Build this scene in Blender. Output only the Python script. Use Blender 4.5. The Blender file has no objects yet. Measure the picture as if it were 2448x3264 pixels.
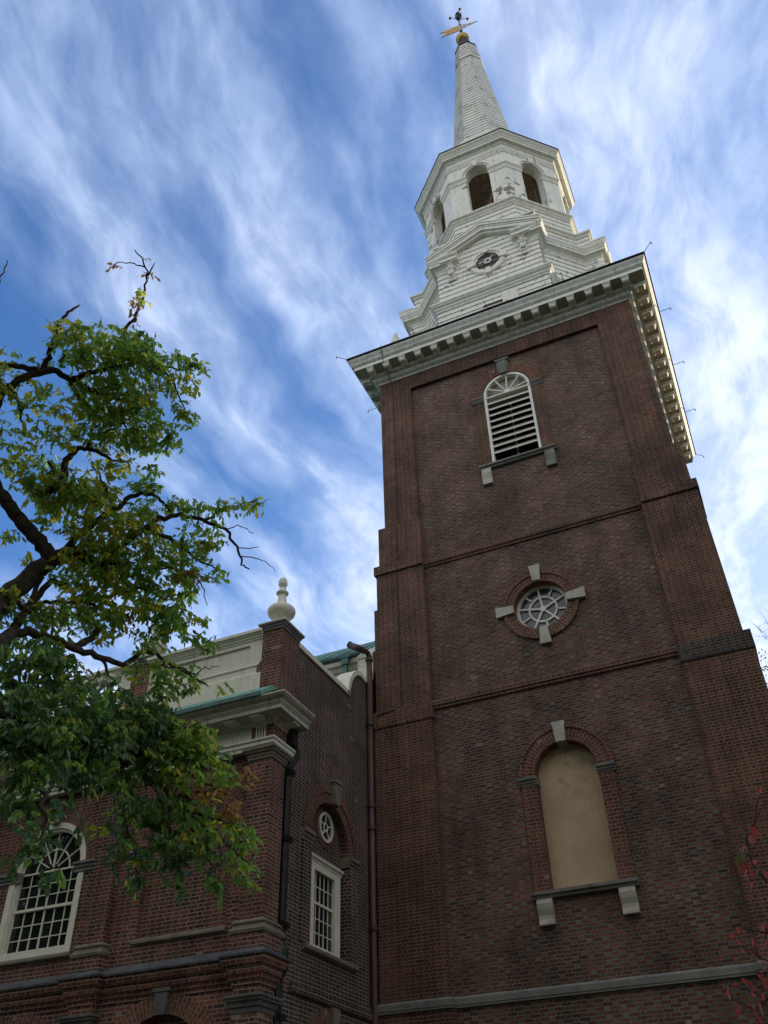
import bpy, bmesh, math, random
from mathutils import Vector, Matrix, Quaternion

# ------------------------------------------------------------------ camera, sky, sun, exposure
SC = bpy.context.scene
COL = SC.collection
R = math.radians

cam_data = bpy.data.cameras.new('camera')
cam_data.sensor_fit = 'HORIZONTAL'
cam_data.sensor_width = 36.0
cam_data.lens = 36.0 * 2828.61 / 2448.0
cam_data.clip_end = 3000.0
cam = bpy.data.objects.new('camera', cam_data)
COL.objects.link(cam)
CAM_POS = Vector((4.10649, -20.37997, 1.65))
yaw, pitch, roll = R(22.91881), R(38.90605), R(-1.86356)
fw = Vector((-math.sin(yaw) * math.cos(pitch), math.cos(yaw) * math.cos(pitch), math.sin(pitch)))
rt = Vector((math.cos(yaw), math.sin(yaw), 0))
up = rt.cross(fw)
rt2 = rt * math.cos(roll) + up * math.sin(roll)
up2 = up * math.cos(roll) - rt * math.sin(roll)
cam.matrix_world = Matrix(((rt2.x, up2.x, -fw.x, CAM_POS.x), (rt2.y, up2.y, -fw.y, CAM_POS.y),
                           (rt2.z, up2.z, -fw.z, CAM_POS.z), (0, 0, 0, 1)))
SC.camera = cam

SUN_EL, SUN_AZ = R(15), R(42)          # azimuth measured from +Y towards +X
sun_dir = Vector((math.sin(SUN_AZ) * math.cos(SUN_EL), math.cos(SUN_AZ) * math.cos(SUN_EL), math.sin(SUN_EL)))
sd = bpy.data.lights.new('sun', 'SUN')
sd.energy = 3.2
sd.angle = R(0.6)
sd.color = (1.0, 0.82, 0.56)
sun = bpy.data.objects.new('sun', sd)
COL.objects.link(sun)
sun.rotation_euler = sun_dir.to_track_quat('Z', 'Y').to_euler()

SC.view_settings.view_transform = 'Standard'
SC.view_settings.look = 'None'
SC.view_settings.gamma = 1.0
SC.view_settings.use_curve_mapping = False
SC.view_settings.exposure = 0.66


class NT:
    """small helper for node trees"""
    def __init__(self, tree):
        self.t = tree
        self.n = tree.nodes
        self.l = tree.links

    def add(self, typ, **kw):
        nd = self.n.new(typ)
        for k, v in kw.items():
            setattr(nd, k, v)
        return nd

    def set(self, sock, v):
        if hasattr(v, 'is_output'):
            self.l.new(v, sock)
        else:
            sock.default_value = v

    def math(self, op, a, b=None, c=None, clamp=False):
        nd = self.add('ShaderNodeMath', operation=op)
        nd.use_clamp = clamp
        self.set(nd.inputs[0], a)
        if b is not None:
            self.set(nd.inputs[1], b)
        if c is not None:
            self.set(nd.inputs[2], c)
        return nd.outputs[0]

    def mix(self, fac, a, b, mode='MIX'):
        nd = self.add('ShaderNodeMix', data_type='RGBA', blend_type=mode)
        self.set(nd.inputs[0], fac)
        self.set(nd.inputs[6], a)
        self.set(nd.inputs[7], b)
        return nd.outputs[2]

    def comb(self, x, y, z=0.0):
        nd = self.add('ShaderNodeCombineXYZ')
        self.set(nd.inputs[0], x)
        self.set(nd.inputs[1], y)
        self.set(nd.inputs[2], z)
        return nd.outputs[0]

    def sep(self, v):
        nd = self.add('ShaderNodeSeparateXYZ')
        self.set(nd.inputs[0], v)
        return nd.outputs

    def noise(self, vec, scale, detail=3.0, rough=0.5, dist=0.0, dim='3D'):
        nd = self.add('ShaderNodeTexNoise', noise_dimensions=dim)
        self.set(nd.inputs['Vector'], vec)
        nd.inputs['Scale'].default_value = scale
        nd.inputs['Detail'].default_value = detail
        nd.inputs['Roughness'].default_value = rough
        nd.inputs['Distortion'].default_value = dist
        return nd.outputs[0]

    def rng(self, v, a, b, c=0.0, d=1.0, smooth=True):
        nd = self.add('ShaderNodeMapRange')
        nd.interpolation_type = 'SMOOTHSTEP' if smooth else 'LINEAR'
        self.set(nd.inputs[0], v)
        for i, q in enumerate((a, b, c, d)):
            self.set(nd.inputs[1 + i], q)
        return nd.outputs[0]


def C4(r, g, b):
    return (r, g, b, 1.0)


world = bpy.data.worlds.new('World')
SC.world = world
world.use_nodes = True
W = NT(world.node_tree)
W.n.clear()
wo = W.add('ShaderNodeOutputWorld')
sky = W.add('ShaderNodeTexSky')
sky.sky_type = 'NISHITA'
sky.sun_disc = False
sky.sun_elevation = SUN_EL
sky.sun_rotation = SUN_AZ
sky.air_density = 1.0
sky.dust_density = 0.6
sky.ozone_density = 2.5
tc = W.add('ShaderNodeTexCoord')
dx, dy, dz = W.sep(tc.outputs['Generated'])
zz = W.math('MAXIMUM', W.math('ADD', dz, 0.04), 0.05)
qx = W.math('DIVIDE', dx, zz)
qy = W.math('DIVIDE', dy, zz)
# the cloud streets run north-south on the cloud deck: noise stretched along Y
warp = W.noise(W.comb(qx, qy, 3.1), 2.6, 3.0)
wx = W.math('ADD', qx, W.math('MULTIPLY', W.math('SUBTRACT', warp, 0.5), 0.22))
street = W.noise(W.comb(W.math('MULTIPLY', wx, 8.0), W.math('MULTIPLY', qy, 1.5), 7.7), 1.0, 4.0, 0.5, 0.12)
puff = W.noise(W.comb(W.math('MULTIPLY', wx, 11.0), W.math('MULTIPLY', W.math('ADD', qy, W.math('MULTIPLY', qx, 0.35)), 7.5), 1.3), 1.0, 4.0, 0.52, 0.15)
veil = W.noise(W.comb(qx, qy, 9.2), 1.1, 3.0, 0.5)
cov = W.rng(wx, -0.68, -0.34, -0.27, 0.13)
band = W.rng(W.math('ABSOLUTE', W.math('ADD', wx, 0.525)), 0.0, 0.11, 0.27, 0.0)
cov = W.math('ADD', cov, band)
low = W.rng(qy, 0.70, 1.35, 0.0, 0.40)
cov = W.math('ADD', cov, low)
dens = W.math('ADD', W.math('ADD', W.math('MULTIPLY', street, 1.15), W.math('MULTIPLY', puff, 0.55)), W.math('MULTIPLY', veil, 0.35))
back = W.rng(dy, 0.12, -0.25, 0.0, 1.0)               # added unseen cloud behind the camera, for whiter light on the facades
dens = W.math('ADD', W.math('ADD', dens, cov), W.math('MULTIPLY', back, 0.6))
cl = W.rng(dens, 0.66, 1.44, 0.0, 1.0)
rip = W.noise(W.comb(W.math('MULTIPLY', wx, 14.0), W.math('ADD', W.math('MULTIPLY', qy, 6.0), W.math('MULTIPLY', wx, 4.0)), 4.4), 1.0, 6.0, 0.6, 0.1)
fine = W.noise(W.comb(W.math('MULTIPLY', wx, 26.0), W.math('ADD', W.math('MULTIPLY', qy, 15.0), W.math('MULTIPLY', wx, 9.0)), 2.4), 1.0, 5.0, 0.6)
rip = W.rng(W.math('ADD', W.math('MULTIPLY', rip, 0.68), W.math('MULTIPLY', fine, 0.32)), 0.36, 0.62, 0.0, 1.0)
cl = W.math('MULTIPLY', cl, W.math('ADD', 0.46, W.math('MULTIPLY', rip, 0.47)))
sunv = W.add('ShaderNodeVectorMath', operation='DOT_PRODUCT')
W.l.new(tc.outputs['Generated'], sunv.inputs[0])
sunv.inputs[1].default_value = sun_dir
glow = W.rng(sunv.outputs['Value'], 0.45, 1.0, 0.0, 1.0)
thick = W.rng(dens, 1.0, 1.5, 0.0, 1.0)
ccol = W.mix(thick, C4(0.50, 0.63, 0.90), C4(0.66, 0.75, 0.94))
ccol = W.mix(W.math('MULTIPLY', glow, 0.55), ccol, C4(0.95, 0.97, 1.0))
ccol = W.mix(back, ccol, C4(1.02, 0.99, 0.91))
bg1 = W.add('ShaderNodeBackground')
W.l.new(W.mix(1.0, sky.outputs[0], C4(0.60, 0.88, 1.22), 'MULTIPLY'), bg1.inputs[0])
bg1.inputs[1].default_value = 0.15
bg2 = W.add('ShaderNodeBackground')
W.l.new(ccol, bg2.inputs[0])
bg2.inputs[1].default_value = 0.85
ms = W.add('ShaderNodeMixShader')
W.l.new(cl, ms.inputs[0])
W.l.new(bg1.outputs[0], ms.inputs[1])
W.l.new(bg2.outputs[0], ms.inputs[2])
W.l.new(ms.outputs[0], wo.inputs[0])

# ------------------------------------------------------------------ mesh builder and object helpers
ORIGIN = {}


class MB:
    def __init__(self):
        self.v, self.f, self.uv = [], [], {}

    def face(self, pts, uv=None):
        i = len(self.v)
        self.v += [tuple(p) for p in pts]
        if uv:
            self.uv[len(self.f)] = uv
        self.f.append(tuple(range(i, i + len(pts))))

    def prism(self, poly, vec):
        """closed polygon (3D points) pushed along vec"""
        vec = Vector(vec)
        a = [Vector(p) for p in poly]
        b = [p + vec for p in a]
        self.face(a)
        self.face(b[::-1])
        n = len(a)
        for i in range(n):
            j = (i + 1) % n
            self.face([a[i], b[i], b[j], a[j]])

    def box(self, x0, x1, y0, y1, z0, z1):
        self.prism([(x0, y0, z0), (x1, y0, z0), (x1, y1, z0), (x0, y1, z0)], (0, 0, z1 - z0))

    def sweep(self, path, prof, closed=True, caps=True):
        """profile [(outward offset, z)] carried along a counter-clockwise plan path with mitred corners"""
        n = len(path)
        P = [Vector(p) for p in path]
        offs = []
        for i in range(n):
            e0 = (P[i] - P[i - 1]) if (closed or i > 0) else None
            e1 = (P[(i + 1) % n] - P[i]) if (closed or i < n - 1) else None
            ns = []
            for e in (e0, e1):
                if e is not None:
                    e = e.normalized()
                    ns.append(Vector((e.y, -e.x)))
            if len(ns) == 1:
                offs.append(ns[0])
            else:
                m = ns[0] + ns[1]
                offs.append(m / max(0.2, (1 + ns[0].dot(ns[1]))))
        rows = [[(P[i].x + offs[i].x * o, P[i].y + offs[i].y * o, z) for i in range(n)] for o, z in prof]
        for k in range(len(prof) - 1):
            for i in range(n if closed else n - 1):
                j = (i + 1) % n
                self.face([rows[k][i], rows[k][j], rows[k + 1][j], rows[k + 1][i]])
        if not closed and caps:
            self.face([r_[0] for r_ in rows])
            self.face([r_[-1] for r_ in rows][::-1])

    def cap(self, path, z):
        self.face([(p[0], p[1], z) for p in path])

    def tube(self, pts, r, seg=8, r1=None):
        pts = [Vector(p) for p in pts]
        n = len(pts)
        base = len(self.v)
        prev = None
        for i, p in enumerate(pts):
            d = (pts[min(i + 1, n - 1)] - pts[max(i - 1, 0)])
            d = d.normalized() if d.length > 1e-9 else Vector((0, 0, 1))
            if prev is None:
                a = Vector((0, 0, 1)) if abs(d.z) < 0.9 else Vector((1, 0, 0))
                u = d.cross(a).normalized()
            else:
                u = (prev - d * prev.dot(d)).normalized()
            prev = u
            w_ = d.cross(u)
            rr = r if r1 is None else r + (r1 - r) * i / (n - 1)
            for k in range(seg):
                t = 2 * math.pi * k / seg
                self.v.append(tuple(p + u * (rr * math.cos(t)) + w_ * (rr * math.sin(t))))
        for i in range(n - 1):
            for k in range(seg):
                k2 = (k + 1) % seg
                self.f.append((base + i * seg + k, base + i * seg + k2, base + (i + 1) * seg + k2, base + (i + 1) * seg + k))
        self.f.append(tuple(base + k for k in range(seg))[::-1])
        self.f.append(tuple(base + (n - 1) * seg + k for k in range(seg)))

    def lathe(self, prof, c, seg=20):
        base = len(self.v)
        for r_, z in prof:
            for k in range(seg):
                t = 2 * math.pi * k / seg
                self.v.append((c[0] + r_ * math.cos(t), c[1] + r_ * math.sin(t), c[2] + z))
        for i in range(len(prof) - 1):
            for k in range(seg):
                k2 = (k + 1) % seg
                self.f.append((base + i * seg + k, base + i * seg + k2, base + (i + 1) * seg + k2, base + (i + 1) * seg + k))
        self.f.append(tuple(base + k for k in range(seg))[::-1])
        self.f.append(tuple(base + (len(prof) - 1) * seg + k for k in range(seg)))

    def ball(self, c, rx, ry=None, rz=None, seg=14, rings=8, bump=None):
        ry = rx if ry is None else ry
        rz = rx if rz is None else rz
        base = len(self.v)
        for i in range(rings + 1):
            ph = math.pi * i / rings
            for k in range(seg):
                t = 2 * math.pi * k / seg
                s = 1 + (bump(ph, t) if bump else 0)
                self.v.append((c[0] + rx * s * math.sin(ph) * math.cos(t), c[1] + ry * s * math.sin(ph) * math.sin(t), c[2] - rz * s * math.cos(ph)))
        for i in range(rings):
            for k in range(seg):
                k2 = (k + 1) % seg
                self.f.append((base + i * seg + k, base + i * seg + k2, base + (i + 1) * seg + k2, base + (i + 1) * seg + k))

    def build(self, name, mat, parent=None, smooth=False, bevel=0.0):
        off = ORIGIN.get(parent.name, Vector((0, 0, 0))) if parent else Vector((0, 0, 0))
        me = bpy.data.meshes.new(name)
        me.from_pydata(self.v, [], self.f)
        bm = bmesh.new()
        bm.from_mesh(me)
        bmesh.ops.recalc_face_normals(bm, faces=bm.faces[:])
        bm.faces.ensure_lookup_table()
        ul = bm.loops.layers.uv.new('UVMap')
        # recalc keeps face order, so a custom uv can be found by face index and vertex
        for fi, fc in enumerate(bm.faces):
            cu = self.uv.get(fi)
            if cu:
                idx = self.f[fi]
                lut = {vi: cu[k] for k, vi in enumerate(idx)}
                for lp in fc.loops:
                    lp[ul].uv = lut[lp.vert.index]
                continue
            n = fc.normal
            if abs(n.z) > 0.85:
                t = Vector((1, 0, 0))
                s = Vector((0, 1, 0))
            else:
                t = Vector((0, 0, 1)).cross(n).normalized()
                s = n.cross(t)
                if abs(n.x) > 0.4 and n.x * 1.0 < 0:
                    pass
            for lp in fc.loops:
                co = lp.vert.co
                lp[ul].uv = (co.dot(t), co.z if abs(n.z) < 0.3 else co.dot(s))
        if off.length > 0:
            bmesh.ops.translate(bm, verts=bm.verts[:], vec=-off)
        bm.to_mesh(me)
        bm.free()
        me.materials.append(mat)
        if smooth:
            me.polygons.foreach_set('use_smooth', [True] * len(me.polygons))
        o = bpy.data.objects.new(name, me)
        COL.objects.link(o)
        if parent:
            o.parent = parent
            ORIGIN[o.name] = off
        if bevel:
            md = o.modifiers.new('bevel', 'BEVEL')
            md.width = bevel
            md.segments = 2
            md.limit_method = 'ANGLE'
        return o


def thing(name, loc, label, cat, group=None):
    o = bpy.data.objects.new(name, None)
    o.empty_display_size = 0.3
    o.location = loc
    COL.objects.link(o)
    o['label'] = label
    o['category'] = cat
    if group:
        o['group'] = group
    ORIGIN[o.name] = Vector(loc)
    return o


def dup_part(o, parent, offset=(0, 0, 0), rotz=0.0):
    c = o.copy()
    COL.objects.link(c)
    c.parent = parent
    c.location = Vector(o.location) + Vector(offset)
    c.rotation_euler = (0, 0, rotz)
    ORIGIN[c.name] = ORIGIN.get(parent.name, Vector((0, 0, 0)))
    return c


class Frame:
    """an upright plane: u along it, w up, d out of it"""
    def __init__(self, O, U, N):
        self.O, self.U, self.N = Vector(O), Vector(U).normalized(), Vector(N).normalized()

    def P(self, u, w, d=0.0):
        p = self.O + self.U * u + self.N * d
        return (p.x, p.y, p.z + w)

    def box(self, mb, u0, u1, w0, w1, d0, d1):
        self.poly(mb, [(u0, w0), (u1, w0), (u1, w1), (u0, w1)], d0, d1)

    def poly(self, mb, pts, d0, d1):
        mb.prism([self.P(u, w, d0) for u, w in pts], self.N * (d1 - d0))

    def flat(self, mb, pts, d):
        mb.face([self.P(u, w, d) for u, w in pts])

    def side(self, mb, pts, u0, u1):
        """a (d, w) profile carried along u"""
        mb.prism([self.P(u0, w, d) for d, w in pts], self.U * (u1 - u0))

    def bar(self, mb, a, b, wd, d0, d1):
        a, b = Vector(a), Vector(b)
        t = (b - a).normalized()
        n = Vector((-t.y, t.x)) * (wd / 2)
        self.poly(mb, [tuple(a + n), tuple(a - n), tuple(b - n), tuple(b + n)], d0, d1)

    def ring(self, mb, cu, cw, r0, r1, a0, a1, d0, d1, n=28, brick=False, back=False):
        full = abs(a1 - a0) >= 359.9
        rm = (r0 + r1) / 2
        for i in range(n):
            t0 = R(a0 + (a1 - a0) * i / n)
            t1 = R(a0 + (a1 - a0) * (i + 1) / n)
            q = lambda r_, t, d: self.P(cu + r_ * math.cos(t), cw + r_ * math.sin(t), d)
            fu = lambda r_, t: (r_ - r0, t * rm)
            mb.face([q(r0, t0, d1), q(r1, t0, d1), q(r1, t1, d1), q(r0, t1, d1)],
                    [fu(r0, t0), fu(r1, t0), fu(r1, t1), fu(r0, t1)] if brick else None)
            du = d1 - d0
            mb.face([q(r1, t0, d0), q(r1, t1, d0), q(r1, t1, d1), q(r1, t0, d1)],
                    [(0, t0 * rm), (0, t1 * rm), (du, t1 * rm), (du, t0 * rm)] if brick else None)
            mb.face([q(r0, t0, d0), q(r0, t1, d0), q(r0, t1, d1), q(r0, t0, d1)],
                    [(0, t0 * rm), (0, t1 * rm), (du, t1 * rm), (du, t0 * rm)] if brick else None)
            if back:
                mb.face([q(r0, t0, d0), q(r1, t0, d0), q(r1, t1, d0), q(r0, t1, d0)])
            if not full and i in (0, n - 1):
                t = t0 if i == 0 else t1
                mb.face([q(r0, t, d0), q(r1, t, d0), q(r1, t, d1), q(r0, t, d1)])

    def disc(self, mb, cu, cw, r_, d, n=32):
        self.flat(mb, [(cu + r_ * math.cos(2 * math.pi * k / n), cw + r_ * math.sin(2 * math.pi * k / n)) for k in range(n)], d)

    def wall_hole(self, mb, u0, u1, w0, w1, d, hole_l, hole_r, cu, top_l=None, top_r=None):
        """wall with one hole; hole_l and hole_r run from the hole's bottom to its top, each starting and ending at cu"""
        tl = top_l or [(cu, w1), (u0, w1)]
        tr = top_r or [(cu, w1), (u1, w1)]
        self.flat(mb, [(u0, w0), (cu, w0)] + hole_l + tl, d)
        self.flat(mb, ([(u1, w0), (cu, w0)] + hole_r + tr)[::-1], d)

    def reveal(self, mb, cont, d0, d1):
        for a, b in zip(cont[:-1], cont[1:]):
            mb.face([self.P(*a, d0), self.P(*b, d0), self.P(*b, d1), self.P(*a, d1)])


def arch_half(cu, hw, wb, ws, side, n=14):
    """half outline of an arched opening from its bottom centre to its crown"""
    pts = [(cu, wb), (cu + side * hw, wb)]
    for k in range(n + 1):
        t = math.pi / 2 * k / n
        pts.append((cu + side * hw * math.cos(t), ws + hw * math.sin(t)))
    return pts


def arch_poly(cu, hw, wb, ws, n=14):
    a = arch_half(cu, hw, wb, ws, 1, n)[1:]
    b = arch_half(cu, hw, wb, ws, -1, n)[1:]
    return a + b[::-1][1:]


def circ_half(cu, cw, r_, side, n=20):
    return [(cu + side * r_ * math.sin(math.pi * k / n), cw - r_ * math.cos(math.pi * k / n)) for k in range(n + 1)]

# ------------------------------------------------------------------ materials


def new_mat(name):
    m = bpy.data.materials.new(name)
    m.use_nodes = True
    T = NT(m.node_tree)
    T.n.clear()
    out = T.add('ShaderNodeOutputMaterial')
    bs = T.add('ShaderNodeBsdfPrincipled')
    T.l.new(bs.outputs[0], out.inputs[0])
    return m, T, bs


def obj_co(T):
    return T.add('ShaderNodeTexCoord').outputs['Object']


def brick_mat(name, sa, sb, ha, hb, mortar, hprob=1.0, h=0.0755, Ls=0.222, Lh=0.108, j=0.0145, stain=0.35, pale=0.01, seed=0.0, bump=0.4, soot=0.0):
    """Flemish bond from the UV map (metres): stretchers and headers alternate in every course"""
    m, T, bs = new_mat(name)
    uv = T.add('ShaderNodeUVMap').outputs[0]
    x, y, _ = T.sep(uv)
    co = obj_co(T)
    wob = T.noise(co, 9.0, 2.0)
    x = T.math('ADD', x, T.math('MULTIPLY', T.math('SUBTRACT', wob, 0.5), 0.016))
    y = T.math('ADD', y, T.math('MULTIPLY', T.math('SUBTRACT', T.noise(co, 3.3, 2.0), 0.5), 0.022))
    Pd = Ls + Lh
    vy = T.math('DIVIDE', y, h)
    row = T.math('FLOOR', vy)
    fv = T.math('MULTIPLY', T.math('FRACT', vy), h)
    rw = T.add('ShaderNodeTexWhiteNoise', noise_dimensions='1D')
    T.l.new(row, rw.inputs['W'])
    par = T.math('MULTIPLY', T.math('MODULO', T.math('ABSOLUTE', row), 2.0), 0.5)
    ux = T.math('ADD', T.math('ADD', T.math('DIVIDE', x, Pd), par), T.math('MULTIPLY', rw.outputs[0], 0.10))
    cell = T.math('FLOOR', ux)
    fu = T.math('MULTIPLY', T.math('FRACT', ux), Pd)
    ish = T.math('GREATER_THAN', fu, Ls)
    mv = T.math('LESS_THAN', fv, j)
    mu1 = T.math('LESS_THAN', fu, j)
    mu2 = T.math('MULTIPLY', ish, T.math('LESS_THAN', fu, Ls + j))
    mort = T.math('MAXIMUM', mv, T.math('MAXIMUM', mu1, mu2))
    wn = T.add('ShaderNodeTexWhiteNoise', noise_dimensions='3D')
    T.l.new(T.comb(T.math('ADD', T.math('MULTIPLY', cell, 2.0), ish), row, seed), wn.inputs['Vector'])
    r1, r2, r3 = T.sep(wn.outputs['Color'])
    cs = T.mix(r1, C4(*sa), C4(*sb))
    chd = T.mix(r2, C4(*ha), C4(*hb))
    isd = T.math('MULTIPLY', ish, T.math('LESS_THAN', r3, hprob))
    c = T.mix(isd, cs, chd)
    burnt = T.math('MULTIPLY', T.math('GREATER_THAN', r3, 0.93), 0.55)
    c = T.mix(burnt, c, C4(*[q * 0.5 for q in ha]))
    # weathering: patches, long rain streaks, fine grain
    n1 = T.noise(co, 0.55, 4.0, 0.6)
    sx, sy, sz = T.sep(co)
    n2 = T.noise(T.comb(T.math('MULTIPLY', sx, 2.2), T.math('MULTIPLY', sy, 2.2), T.math('MULTIPLY', sz, 0.16)), 1.0, 4.0, 0.6)
    n3 = T.noise(co, 26.0, 3.0, 0.6)
    val = T.math('ADD', T.rng(n1, 0.3, 0.72, 1.0 - stain, 1.0 + stain * 0.6), T.rng(n2, 0.35, 0.68, -stain * 0.75, stain * 0.4))
    val = T.math('MULTIPLY', val, T.rng(n3, 0.25, 0.75, 0.84, 1.16))
    val = T.math('MULTIPLY', val, T.rng(r2, 0.0, 1.0, 0.80, 1.20, False))
    g = T.add('ShaderNodeCombineColor')
    for i in range(3):
        T.l.new(val, g.inputs[i])
    c = T.mix(1.0, c, g.outputs[0], 'MULTIPLY')
    isp = T.math('LESS_THAN', T.math('FRACT', T.math('MULTIPLY', r1, 7.31)), pale)
    c = T.mix(T.math('MULTIPLY', isp, 0.5), c, C4(0.34, 0.29, 0.24))
    mval = T.mix(T.rng(T.noise(co, 1.1, 3.0), 0.3, 0.7), C4(*[q * 0.62 for q in mortar]), C4(*mortar))
    c = T.mix(mort, c, mval)
    if soot:
        c = T.mix(T.math('MULTIPLY', T.rng(T.noise(co, 0.8, 5.0, 0.65), 0.48, 0.66), soot), c, C4(0.025, 0.022, 0.021))
    T.l.new(c, bs.inputs['Base Color'])
    bs.inputs['Roughness'].default_value = 0.9
    bs.inputs['Specular IOR Level'].default_value = 0.25
    bp_ = T.add('ShaderNodeBump')
    bp_.inputs['Strength'].default_value = bump
    bp_.inputs['Distance'].default_value = 0.012
    hgt = T.math('ADD', T.math('SUBTRACT', 1.0, mort), T.math('MULTIPLY', T.math('ADD', n3, r1), 0.35))
    T.l.new(hgt, bp_.inputs['Height'])
    T.l.new(bp_.outputs[0], bs.inputs['Normal'])
    return m


def plain_mat(name, col, rough=0.7, metal=0.0, var=0.15, vscale=3.0, dirt=None, dirt_amt=0.0, dirt_scale=2.0, dirt_lo=0.52, dirt_hi=0.7, streak=False, bump=0.0, bscale=30.0, spec=0.35):
    m, T, bs = new_mat(name)
    co = obj_co(T)
    n = T.noise(co, vscale, 4.0, 0.6)
    c = T.mix(T.rng(n, 0.3, 0.7), C4(*[q * (1 - var) for q in col]), C4(*[min(1, q * (1 + var)) for q in col]))
    if dirt:
        if streak:
            sx, sy, sz = T.sep(co)
            vec = T.comb(T.math('MULTIPLY', sx, 5.0), T.math('MULTIPLY', sy, 5.0), T.math('MULTIPLY', sz, 0.9))
        else:
            vec = co
        dn = T.noise(vec, dirt_scale, 5.0, 0.65)
        c = T.mix(T.math('MULTIPLY', T.rng(dn, dirt_lo, dirt_hi), dirt_amt), c, C4(*dirt))
    T.l.new(c, bs.inputs['Base Color'])
    bs.inputs['Roughness'].default_value = rough
    bs.inputs['Metallic'].default_value = metal
    bs.inputs['Specular IOR Level'].default_value = spec
    if bump:
        b = T.add('ShaderNodeBump')
        b.inputs['Strength'].default_value = bump
        b.inputs['Distance'].default_value = 0.02
        T.l.new(T.noise(co, bscale, 4.0, 0.6), b.inputs['Height'])
        T.l.new(b.outputs[0], bs.inputs['Normal'])
    return m


def peeling_paint(name, col, amt=0.62, scale=3.2, bare=(0.16, 0.145, 0.13), lo=0.60):
    """old white paint: hard-edged flakes missing, faint yellowing, hairline vertical joints of the boards"""
    m, T, bs = new_mat(name)
    co = obj_co(T)
    sx, sy, sz = T.sep(co)
    c = T.mix(T.rng(T.noise(co, 0.9, 4.0, 0.6), 0.3, 0.7), C4(*[q * 0.88 for q in col]), C4(*col))
    c = T.mix(T.math('MULTIPLY', T.rng(T.noise(T.comb(T.math('MULTIPLY', sx, 4), T.math('MULTIPLY', sy, 4), T.math('MULTIPLY', sz, 0.7)), 1.0, 4.0), 0.5, 0.75), 0.35), c, C4(0.42, 0.40, 0.33))
    patch = T.rng(T.noise(co, scale * 0.28, 3.0), 0.50, 0.64)
    fl = T.noise(co, scale * 2.2, 6.0, 0.68)
    thr = T.math('SUBTRACT', lo + 0.11, T.math('MULTIPLY', patch, 0.15))
    flake = T.math('GREATER_THAN', fl, thr)
    c = T.mix(T.math('MULTIPLY', flake, amt), c, C4(*bare))
    uv = T.add('ShaderNodeUVMap').outputs[0]
    ux, uy, _ = T.sep(uv)
    rowi = T.math('FLOOR', T.math('DIVIDE', uy, 0.29))
    wn = T.add('ShaderNodeTexWhiteNoise', noise_dimensions='1D')
    T.l.new(rowi, wn.inputs['W'])
    fx = T.math('FRACT', T.math('ADD', T.math('DIVIDE', ux, 0.62), wn.outputs[0]))
    c = T.mix(T.math('MULTIPLY', T.math('LESS_THAN', fx, 0.025), 0.55), c, C4(*bare))
    T.l.new(c, bs.inputs['Base Color'])
    bs.inputs['Roughness'].default_value = 0.65
    bs.inputs['Specular IOR Level'].default_value = 0.25
    b = T.add('ShaderNodeBump')
    b.inputs['Strength'].default_value = 0.25
    b.inputs['Distance'].default_value = 0.01
    T.l.new(T.math('SUBTRACT', 1.0, flake), b.inputs['Height'])
    T.l.new(b.outputs[0], bs.inputs['Normal'])
    return m


def glass_mat(name, col=(0.012, 0.014, 0.016), rough=0.03):
    m, T, bs = new_mat(name)
    co = obj_co(T)
    T.l.new(T.mix(T.noise(co, 2.0, 3.0), C4(*col), C4(*[q * 2 for q in col])), bs.inputs['Base Color'])
    bs.inputs['Roughness'].default_value = rough
    bs.inputs['Specular IOR Level'].default_value = 0.6
    b = T.add('ShaderNodeBump')
    b.inputs['Strength'].default_value = 0.12
    b.inputs['Distance'].default_value = 0.02
    T.l.new(T.noise(co, 4.5, 2.0), b.inputs['Height'])
    T.l.new(b.outputs[0], bs.inputs['Normal'])
    return m


def leaf_mat(name, ca, cb, cc, trans=0.35):
    m, T, bs = new_mat(name)
    geo = T.add('ShaderNodeNewGeometry')
    co = obj_co(T)
    rnd = geo.outputs['Random Per Island']
    c = T.mix(rnd, C4(*ca), C4(*cb))
    c = T.mix(T.math('MULTIPLY', T.rng(T.noise(co, 1.6, 3.0), 0.42, 0.68), 0.75), c, C4(*cc))
    T.l.new(c, bs.inputs['Base Color'])
    bs.inputs['Roughness'].default_value = 0.42
    bs.inputs['Specular IOR Level'].default_value = 0.42
    tr = T.add('ShaderNodeBsdfTranslucent')
    T.l.new(T.mix(0.5, c, C4(*[min(1, q * 3.0) for q in cc])), tr.inputs[0])
    mx = T.add('ShaderNodeMixShader')
    mx.inputs[0].default_value = trans
    T.l.new(bs.outputs[0], mx.inputs[1])
    T.l.new(tr.outputs[0], mx.inputs[2])
    out = [n for n in T.n if n.bl_idname == 'ShaderNodeOutputMaterial'][0]
    T.l.new(mx.outputs[0], out.inputs[0])
    return m


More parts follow.
